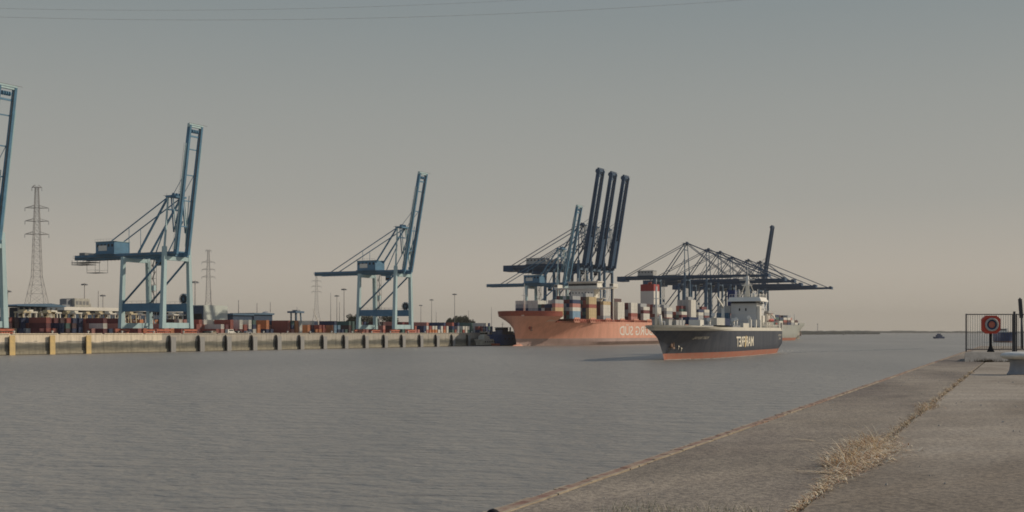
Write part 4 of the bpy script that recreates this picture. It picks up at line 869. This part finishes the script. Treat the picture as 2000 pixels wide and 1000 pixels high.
for x_, b_, h_, r_, lb in ((884, 290, 18, 8, 'leftmost of the round dark trees beside the terminal'), (896, 300, 20, 9, 'tallest round dark tree, second from left in its clump'), (908, 305, 20, 8.5, 'third round dark tree of the clump, under the tall lamp mast'), (920, 300, 18.5, 8.5, 'rightmost of the round dark trees near the red ship'),
                     (689, 240, 18, 7, 'dark tree just left of the second crane\'s left leg'), (714, 330, 19.5, 9, 'dark tree seen between the left legs of the second crane'), (726, 335, 20, 9, 'second dark tree seen between the left legs of the second crane'), (758, 330, 18.5, 8.5, 'dark tree between the inner legs of the second crane'), (768, 325, 18, 8, 'dark tree beside the second crane\'s waterside leg')):
    tree(FP(x_, b_), QZ, h_, r_, lb, 'dark trees beyond the terminal', int(x_))

# ------------------------------------------------------------------ fenders, bollards, cars on the far quay
def a_at(px): return aof(FP(px, 0))
AQ = math.atan2(U.y, U.x)
for i, (px, wd) in enumerate(((18, 'leftmost'), (97, 'middle'), (168, 'rightmost'))):
    p = A(a_at(px-3), 0); e = empty('quay_fender', (p.x, p.y, 0), AQ, wd+' of the three yellow fender panels on the far quay wall', 'fender', 'yellow fender panels')
    MB().box((0, -1.3, -.4), (2.6, -.95, 8.0), yellow).build('fender_panel', e)
    MB().box((.2, -.94, .6), (2.4, -.37, 7.6), black).build('rubber_pad', e)
f0 = None; nw = ['first', 'second', 'third', 'fourth', 'fifth', 'sixth', 'seventh', 'eighth', 'ninth', 'tenth', 'eleventh', 'twelfth', 'thirteenth', 'fourteenth', 'fifteenth', 'sixteenth']
fx = [328, 385, 438, 489, 537, 582, 627, 669, 709, 747, 782, 817, 849, 880, 910, 938]
for i, px in enumerate(fx):
    p = A(a_at(px), 0); lb = nw[i]+' black-and-grey fender from the left along the far quay wall'
    if f0 is None:
        f0 = empty('quay_fender', (p.x, p.y, 0), AQ, lb, 'fender', 'dark curved fenders')
        m = MB(); prof = [(-.38, 7.9), (-.8, 7.6), (-1.15, 6.6), (-1.35, 5.0), (-1.4, 3.0), (-1.35, .0), (-.38, -.4)]
        vs_ = [(0, y_, z_) for y_, z_ in prof]+[(.8, y_, z_) for y_, z_ in prof]; n = len(prof)
        m.add(vs_, [tuple(range(n)), tuple(range(2*n-1, n-1, -1))]+[(k, (k+1) % n, n+(k+1) % n, n+k)[::-1] for k in range(n)], black); m.build('rubber_pad', f0)  # rubber slab whose black also paints the fender's left side in shadow
        MB().box((.82, -1.0, -.4), (4.2, -.37, 7.0), mat('fender_grey', (.34, .33, .31), .8, wear=.15, scale=.8, streak=True)).build('fender_panel', f0)
    else: copy_tree(f0, (p.x, p.y, 0), AQ, lb)
bm_ = None
for i in range(22):
    p = A(a_at(30)+i*18.9, .9); lb = nw[i]+' small white mooring bollard from the left on the far quay edge' if i < 16 else ['first', 'second', 'third', 'fourth', 'fifth', 'sixth'][i-16]+' small white bollard right of the second crane on the quay edge'
    if bm_ is None:
        m = MB().lathe([(.34, 0), (.28, .2), (.26, .55), (.5, .75), (.52, .9), (.3, 1.02), (.05, 1.05)], white, 12); bm_ = m.build('mooring_bollard', loc=(p.x, p.y, QZ+.35), label=lb, cat='bollard', group='small white bollards on the far quay')
    else:
        c = bm_.copy(); scn.collection.objects.link(c); c.location = (p.x, p.y, QZ+.35); c['label'] = lb
def car(px, b_, m, label, van=False):
    p = FP(px, b_); e = empty('parked_car' if not van else 'parked_van', (p.x, p.y, QZ), AQ, label, 'van' if van else 'car'); l, h_ = (5.6, 2.3) if van else (4.4, 1.5)
    b = MB(); pr = [(-l/2, .35), (l/2, .35), (l/2, .8), (l/2-.9, .95), (l/2-1.5, h_), (-l/2+(.1 if van else .7), h_), (-l/2, 1.0)]; n = 7
    b.add([(x, -.9, z) for x, z in pr]+[(x, .9, z) for x, z in pr], [tuple(range(n)), tuple(range(2*n-1, n-1, -1))]+[(k, (k+1) % n, n+(k+1) % n, n+k)[::-1] for k in range(n)], m); b.build('body', e)
    MB().box((-l/2+.9, -.92, h_*.62), (l/2-1.5, .92, h_*.88), glass).build('window', e)
    for sx_ in (-1, 1):
        for sy in (-1, 1): MB().tube((sx_*l*.31, sy*.7, .33), (sx_*l*.31, sy*.93, .33), .33, black, n=12).build('wheel', e)
car(450, 14, white, 'long cream-white van parked on the far quay below the pale box building', True); car(466, 14, black, 'dark car parked right of the white van on the far quay'); car(484, 20, greyp, 'grey car on the far quay under the orange container'); car(404, 14, black, 'dark car left of the white van on the far quay'); car(416, 20, tan, 'tan car between dark car and white van on the far quay')
# gangway-like white mast leaning left of second crane
p = FP(622, 60); MB().beam((0, 0, 7), (-6, 0, 16), .5, .5, white, .2, .2).beam((0, 0, 0), (0, 0, 7), .5, .5, white).build('loading_arm', loc=(p.x, p.y, QZ), rot=AQ, label='thin white arm leaning over the orange and red yard stacks', cat='loading arm')

# ------------------------------------------------------------------ small craft and river marks
def tug(loc, rot, L, label, hullm, housem, name='tugboat', h_=4.5, funm=None):
    e = empty(name, (*loc, 0), rot, label, 'tugboat')
    h = hull(L, L*.34, h_, [-1, 0, .6, h_*.6, h_], [black, black, hullm, hullm], L*.07, .4, .25, 1.2, .85, capm=greyp); o = h.build('hull', e); weld(o)
    s = MB(); s.box((L*.35, -L*.1, h_-.9), (L*.72, L*.1, h_+2.2), housem); s.box((L*.48, -L*.075, h_+2.2), (L*.66, L*.075, h_+4.8), housem); s.box((L*.475, -L*.078, h_+3.2), (L*.665, L*.078, h_+4.3), glass); s.box((L*.46, -L*.085, h_+4.8), (L*.68, L*.085, h_+5.0), housem); s.build('wheelhouse', e)
    m = MB(); m.tube((L*.54, 0, h_+5), (L*.54, 0, h_+8.5), .15, offw); m.beam((L*.54, -1.4, h_+7), (L*.54, 1.4, h_+7), .14, .14, offw); m.build('mast', e)
    for sy in (-1, 1): MB().tube((L*.4, sy*L*.07, h_+2.2), (L*.39, sy*L*.07, h_+5.0), .55, funm or housem).build('funnel', e)
    t_ = MB()
    for k in range(6):
        for sy in (-1, 1): t_.tube((L*(.1+.13*k), sy*(L*.17+.02), h_*.62), (L*(.1+.13*k), sy*(L*.17+.28), h_*.62), .55, black, n=12)
    t_.build('tyre_fender', e); return e
tug(FP(1014, -8)-U*2, math.atan2(-U.y, -U.x), 40, 'large dark blue tug lying against the quay just ahead of the red ship', mat('tug_blue', (.03, .085, .26), .5), mat('tug_dark_house', (.08, .10, .16), .6), h_=7.6)
tug(FP(963, -7), math.atan2(-U.y, -U.x), 22, 'cream and grey workboat between the quay wall and the large blue tug', mat('workboat_grey', (.42, .40, .34), .6), cream, h_=4.6)
p = FP(974, -11); s = MB(); h = hull(9, 3.2, 1.6, [-.5, 0, .8, 1.6], [orange]*3, 1.2, .45, .3, 1.0, .8, capm=orange); ho3 = h.build('small_boat', loc=(p.x, p.y, 0), rot=math.atan2(-U.y, -U.x), label='small orange boat low on the water below the blue tug', cat='boat')
tug(Vector(((1290-1000)/2.22, F/2.22)), R(176), 22, 'small black tug passing between the red ship and the dark ship\'s bow', black, offw, h_=2.6)
# fast launch
Y = 1650; X = (1843-1000)/F*Y; e = empty('pilot_launch', (X, Y, 0), R(200), 'distant blue-grey launch throwing spray on the open river', 'launch')
lau = mat('launch_blue', (.10, .13, .22), .5); h = hull(17, 5.2, 2.6, [-.5, 0, 1.2, 2.6], [lau]*3, 2.0, .4, .3, 1.2, .9, capm=lau); o = h.build('hull', e); weld(o)
MB().box((4, -2, 1.7), (12, 2, 5.0), lau).box((11.9, -1.6, 3.4), (12.06, 1.6, 4.6), glass).box((2, -1.8, 1.7), (4, 1.8, 4.4), white).box((6, -1.4, 5.0), (10.5, 1.4, 6.8), lau).build('cabin', e)
MB().tube((7, 0, 6.8), (7, 0, 9), .12, white).build('mast', e)
fm_ = MB()
for i in range(240):
    t_ = rnd.random(); l = (rnd.random()**1.6)*70; sd = rnd.choice([-1, 1]); q = Vector((X, Y))+Vector((math.cos(R(200)), math.sin(R(200))))*(14-l)+Vector((-math.sin(R(200)), math.cos(R(200))))*sd*(2.2+l*.28); blob(q.x, q.y, rnd.uniform(1, 4), rnd.uniform(.3, 1.0), rnd.uniform(-.2, .2))
fm_.build('foam', kind='stuff')
# blue ship seen through the railing
Y = 1050; X = (1964-1000)/F*Y; e = empty('cargo_ship', (X-3+19, Y+52, 0), math.atan2(-52, -13), 'small blue-hulled coaster seen bow-on through the quay railing', 'ship')
blu = mat('coaster_blue', (.035, .075, .22), .5); rb_ = mat('coaster_rust', (.30, .17, .14), .7); h = hull(56, 13, 9, [-1, 0, 1.2, 5, 9], [rb_, rb_, blu, blu], 4, .25, .12, 1.4, .9, capm=greyp); o = h.build('hull', e); weld(o)
MB().box((4, -5, 8), (13, 5, 12.5), white).box((12.9, -4, 10.8), (13.06, 4, 11.9), glass).build('superstructure', e); MB().tube((50, 0, 8), (50, 0, 14), .3, white).build('foremast', e)
# beacons
def beacon(px, base, top, wpx, label, m, kind=0):
    Y = CH*F/(base-HZ); s_ = F/Y; X = (px-1000)/s_; z = CH+(HZ-top)/s_; e = empty('river_beacon', (X, Y, 0), 0, label, 'beacon')
    r_ = wpx/s_/2
    if kind == 0:
        MB().lathe([(r_*1.3, -1), (r_*1.25, z*.25), (r_, z*.35), (r_*.85, z*.75)], m, 12).build('body', e); MB().tube((0, 0, z*.75), (0, 0, z), r_*.35, m, r_*.3).build('lantern', e)
    else:
        MB().lathe([(r_*1.9, -1), (r_*1.9, z*.12), (r_, z*.13), (r_*.7, z*.9)], m, 10).build('body', e); MB().box((-r_*1.2, -r_*1.2, z*.9), (r_*1.2, r_*1.2, z), m).build('lantern', e)
beacon(1563, 656, 645, 3.6, 'dark brown stubby beacon on the water right of the grey-green ship', rust)
beacon(1541, 657, 646, 2.6, 'dark post at the water just right of the dark ship\'s stern', rust)
beacon(1597, 652.2, 632, 1.4, 'slender mast beacon near the horizon right of the ships', brown, 1)
beacon(1648, 654.5, 648, 1.6, 'tiny channel buoy out on the open water', brown)

# ------------------------------------------------------------------ near quay furniture
# raised kerb block
kb = mat('kerb_block_concrete', (.42, .37, .30), .9, scale=2.5, dirt=(.28, .245, .20), bump=.3)
bt = MB(); yb = 47.2
pts = [(18.15, yb), (26, yb-.3), (26, yb+5.2), (20.55, yb+5.2), (18.5, yb+1.0)]
n = len(pts); top = NZ+.36
bt.add([(x, y, NZ-.011) for x, y in pts]+[(x+(.25 if i in (0, 4) else 0), y+(.62 if i < 2 else 0), top) for i, (x, y) in enumerate(pts)], [tuple(reversed(range(n))), tuple(range(n, 2*n))]+[(k, (k+1) % n, n+(k+1) % n, n+k) for k in range(n)], kb)
bt.build('concrete_plinth', label='low raised concrete plinth under the railing at the quay corner', cat='plinth')
# railing
ry0 = 49.8; rx0 = (1886-1000)/F*ry0; rx1 = (1981-1000)/F*ry0; rx2 = rx1+2.1; rh = 1.60; dsteel = mat('dark_rail_steel', (.075, .075, .08), .6)
def rail(xa, xb, label):
    e = empty('railing', (xa, ry0, top), 0, label, 'railing', 'dark steel railing panels'); l = xb-xa
    MB().box((0, -.025, 0), (.042, .025, rh), dsteel).build('post', e)
    MB().box((l-.03, -.015, 0), (l, .015, rh), dsteel).build('post', e)
    MB().box((.055, -.02, rh-.045), (l-.05, .02, rh-.005), dsteel).build('top_rail', e); MB().box((.055, -.015, .08), (l-.05, .015, .115), dsteel).build('bottom_rail', e)
    n_ = int(l/.098)
    bb_ = MB()
    for k in range(1, n_): bb_.tube((l*k/n_, 0, .115), (l*k/n_, 0, rh-.045), 0.0065, dsteel, n=6)
    bb_.build('bars', e)
rail(rx0, rx1-.06, 'dark steel bar railing behind the red lifebuoy housing'); rail(rx1+.07, rx2, 'dark bar railing panel cut off by the right picture edge')
MB().box((rx1-.035, ry0-.04, top), (rx1+.035, ry0+.04, top+1.70), dsteel).build('railing_post', label='taller square post joining the two railing panels', cat='post')
# lifebuoy housing
ly = 48.9; lx = (1935-1000)/F*ly; e = empty('lifebuoy_stand', (lx, ly, top), 0, 'red octagonal lifebuoy housing on a black flared post before the railing', 'lifebuoy')
sL = F/ly; cz = (HZ-634)/sL + CH - top; rr_ = 17.6/sL
MB().lathe([(.15, 0), (.145, .03), (.10, .12), (.062, .27), (.055, .35), (.055, cz-rr_*.6)], black, 14).build('post', e)
m = MB(); a8 = [(rr_*1.0*c, rr_*s) for c, s in ((-.55, -1), (.55, -1), (1, -.62), (1, .62), (.55, 1), (-.55, 1), (-1, .62), (-1, -.62))]
def oct_ring(m, pts, y0, y1, z0, mt):
    n = len(pts); m.add([(x, y0, z0+z) for x, z in pts]+[(x, y1, z0+z) for x, z in pts], [tuple(range(n)), tuple(range(2*n-1, n-1, -1))]+[((k+1) % n, k, n+k, n+(k+1) % n) for k in range(n)], mt)
oct_ring(m, a8, -.09, .07, cz, red)
n = 40; rs_ = [(.76, -.092), (.74, -.13), (.68, -.15)]
m.build('housing', e)
def ring(name, r0, r1, y, mt, tk=.03):
    q = MB(); n = 36; v = []
    for r_, yy in ((r0, y), (r0*1.01, y-tk), (r1*.99, y-tk), (r1, y)):
        for k in range(n): v.append((r_*math.cos(2*math.pi*k/n), yy, cz+r_*math.sin(2*math.pi*k/n)))
    q.add(v, [(j*n+k, j*n+(k+1) % n, (j+1)*n+(k+1) % n, (j+1)*n+k) for j in range(3) for k in range(n)], mt, True); return q.build(name, e)
ring('lifebuoy_ring', rr_*.74, rr_*.56, -.091, offw, .05); ring('inner_ring', rr_*.54, rr_*.40, -.091, navy, .03)
q = MB(); q.tube((0, -.092, cz), (0, -.125, cz), rr_*.36, mat('faded_red', (.50, .17, .12), .7, scale=6), n=28, smooth=False); q.build('centre_disc', e)
# white-capped bollard
bx_, by_ = (1991-1000)/F*33.4, 33.4; blk = mat('bollard_paint', (.72, .69, .61), .6, wear=.1, scale=5); blg = mat('bollard_grey', (.30, .31, .33), .6, wear=.12, scale=4)
e = empty('mooring_bollard', (bx_, by_, NZ-.012), 0, 'big T-headed mooring bollard with whitish cap on the near quay', 'bollard')
MB().lathe([(.34, 0), (.325, .03), (.27, .12), (.25, .26), (.255, .36), (.30, .43)], blg, 28).build('stem', e)
q = MB(); q.lathe([(.27, .43), (.44, .46), (.505, .51), (.51, .55), (.47, .59), (.36, .625), (.18, .645), (.02, .65)], blk, 32); q.build('cap', e)
# tall pole at the right edge
Y = 84; X = (1996.5-1000)/F*Y; e = empty('gauge_pole', (X, Y, NZ-.012), 0, 'dark tall pole with a thicker sleeve on top at the right picture edge', 'pole')
MB().tube((0, 0, 0), (-.04, 0, 2.3), .075, dsteel, .07).build('post', e); MB().beam((-.06, 0, 2.2), (-.16, 0, 3.55), .2, .2, dsteel).lathe([(.1, 0), (.02, .1)], dsteel, 8, (-.16, 0, 3.55)).build('sleeve', e)
# off-frame post whose shadow crosses the apron
tl_ = 3.4/math.tan(SUN_EL); X = 8.1 + tl_*math.cos(SUN_AZ); yy_ = 20.8 + tl_*math.sin(SUN_AZ)
MB().tube((0, 0, 0), (0, 0, 3.4), .022, steel).build('sign_post', loc=(X, yy_+.0, NZ-.012), label='thin steel post standing on the apron beyond the right edge', cat='post')
# black rubber-capped fender head in the bottom edge of the picture
yb_ = 7.05; xb_ = (963-1000)/F*yb_
m = MB(); m.lathe([(.052, -1.6), (.052, -.07), (.049, -.045), (.040, -.022), (.025, -.007), (.004, 0)], black, 20); m.build('fender_head', loc=(xb_, yb_, CH-(993.5-HZ)/F*yb_), label='black rounded rubber head poking up at the quay edge, bottom of picture', cat='fender')
# loose stones
pm = mat('pale_pebble', (.46, .42, .36), .9); q = MB()
for i in range(420):
    a_ = rnd.uniform(0, 1)**1.6*30; b_ = rnd.uniform(.15, 1.75) if rnd.random() < .8 else rnd.uniform(1.9, 8); x, y = Q(a_, b_); r_ = rnd.uniform(.004, .013)*(1+a_*.05)
    v = [(x+r_*rnd.uniform(.7, 1.4)*math.cos(k*1.257), y+r_*rnd.uniform(.7, 1.4)*math.sin(k*1.257), NZ-.012+r_*.2) for k in range(5)]+[(x, y, NZ+r_*rnd.uniform(.4, .9))]
    q.add(v, [(k, (k+1) % 5, 5) for k in range(5)], pm)
q.build('loose_stones', kind='stuff')
# dry grass in the joint
straw = [mat('pale_straw', (.95, .82, .58), .8, scale=9), mat('straw', (.86, .66, .41), .8, scale=9), mat('pale_straw', (.95, .82, .58), .8, scale=9), mat('brown_straw', (.56, .38, .23), .85, scale=9), mat('reddish_straw', (.68, .43, .28), .85, scale=9)]
gsn = [mat('olive_blade', (.20, .20, .10), .8, scale=9), mat('green_blade', (.13, .17, .08), .8, scale=9)]
def blade(q, x, y, z, L, az, lean, w_, m, curl=1.0):
    d = Vector((math.cos(az), math.sin(az), 0)); sd = Vector((-d.y, d.x, 0)); P = []; p = Vector((x, y, z)); th = lean; n = 4
    for k in range(n+1):
        ww = w_*(1-k/n*.85); P.append((p-sd*ww, p+sd*ww)); p = p+(d*math.sin(th)+Vector((0, 0, max(-.35, math.cos(th)))))*(L/n); th += .28*curl
        if p.z < NZ+.004: p.z = NZ+.004
    q.add([c for pr in P for c in pr], [(2*k, 2*k+1, 2*k+3, 2*k+2) for k in range(n)], m)
q = MB(); g = random.Random(3)
def clump(a_, b_, n, sa, sb, L0, L1, wd=.0022, ms_=straw, l0=.5, l1=1.5):
    for i in range(n):
        aa = a_+g.gauss(0, sa); bb_ = b_+g.gauss(0, sb); x, y = Q(aa, bb_); blade(q, x, y, NZ-.02+g.uniform(0, L1*.28), g.uniform(L0, L1), g.choice([0, 3.14, 3.14])+g.gauss(0, .75), g.uniform(l0, l1), wd*g.uniform(.7, 1.5), g.choice(ms_), g.uniform(.2, 1.3))
for a_, n, sa, sb, L1 in ((.3, 130, .35, .018, .04), (1.2, 200, .35, .022, .05), (2.0, 300, .35, .03, .06), (2.8, 520, .35, .05, .10), (3.6, 850, .36, .09, .15), (4.3, 1000, .36, .13, .18), (5.1, 1100, .38, .15, .19), (5.8, 650, .36, .13, .17), (6.6, 300, .35, .07, .10)): clump(a_, 1.83, n, sa, sb, .05, L1, .0042, straw, 1.0, 1.7)
for k_ in range(10): clump(g.uniform(3.6, 6.2), 1.80+g.uniform(-.15, .10), 50, .07, .05, .12, .25, .003, straw, .4, 1.5)
for a_ in (7.6, 8.4, 9.2, 10.5, 12, 12.6, 13.4, 15, 17, 19, 21.5, 24, 27, 30): clump(a_, 1.83, 150 if a_ < 12 else 260, .45, .04, .04, .08 if a_ != 12.6 else .10, .004 if a_ > 9 else .003)
clump(12.9, 1.85, 260, .5, .09, .05, .12, .005)
for (sx_, sy_, n_, L_, az_) in ((2.70, 9.95, 7, .52, 3.1), (3.32, 12.9, 6, .34, 2.7), (3.5, 12.5, 5, .25, 2.9), (3.9, 11.8, 5, .26, .25)):
    for i in range(n_): blade(q, sx_+g.gauss(0, .02), sy_+g.gauss(0, .03), NZ+.01, L_*g.uniform(.5, 1), az_+g.gauss(0, .08), 1.5, .0045, straw[1], .05)
for i in range(16):   # long fallen stems
    x, y = Q(g.uniform(3.2, 6.2), 1.78+g.uniform(-.1, .1)); blade(q, x, y, NZ, g.uniform(.3, .62), R(150)+g.gauss(0, .5), g.uniform(1.1, 1.5), .003, straw[1], .12)
for i in range(22): x, y = Q(g.uniform(3.4, 5.6), 1.8+g.uniform(-.12, .1)); blade(q, x, y, NZ, g.uniform(.16, .26), g.uniform(0, 6.28), g.uniform(0, .3), .0026, straw[1], .4)
q.build('dry_grass', kind='stuff')
q = MB(); 
for i in range(900):
    bb_ = g.uniform(.7, 1.8); aa = g.uniform(-.6, .75)*(1-abs(bb_-1.3)*.5)+.1*math.sin(bb_*9); x, y = Q(aa, bb_); blade(q, x, y, NZ-.01, g.uniform(.03, .12), g.uniform(0, 6.28), g.uniform(.05, .6), .0016, g.choice(gsn+[straw[0]]), .6)
q.build('low_grass', kind='stuff')
q = MB(); wd_ = [mat('weed_brown', (.12, .08, .05), .9, scale=9), mat('weed_olive', (.15, .12, .06), .9, scale=9)]
for (xx, n_, sg_) in ((18.9, 260, .22), (20.4, 240, .3), (21.3, 240, .25), (19.6, 120, .5)):
    for i in range(n_): blade(q, g.gauss(xx, sg_), yb-.04+g.uniform(-.14, .06), NZ-.01, g.uniform(.08, .24), g.uniform(0, 6.28), g.uniform(.1, 1.1), .007, g.choice(wd_), .7)
q.build('plinth_weeds', kind='stuff')
# ------------------------------------------------------------------ haze
hz = MB(); hz.box((-9100, -310, -5), (9100, 9700, 165), white)
ho_ = hz.build('haze', kind='stuff'); hm_ = bpy.data.materials.new('haze_air'); hm_.use_nodes = True; t = hm_.node_tree; t.nodes.clear()
o_ = t.nodes.new('ShaderNodeOutputMaterial'); v_ = t.nodes.new('ShaderNodeVolumePrincipled'); v_.inputs['Color'].default_value = (.80, .74, .66, 1); v_.inputs['Density'].default_value = 0.6e-4; v_.inputs['Anisotropy'].default_value = 0.0
t.links.new(v_.outputs[0], o_.inputs['Volume']); ho_.data.materials.clear(); ho_.data.materials.append(hm_)
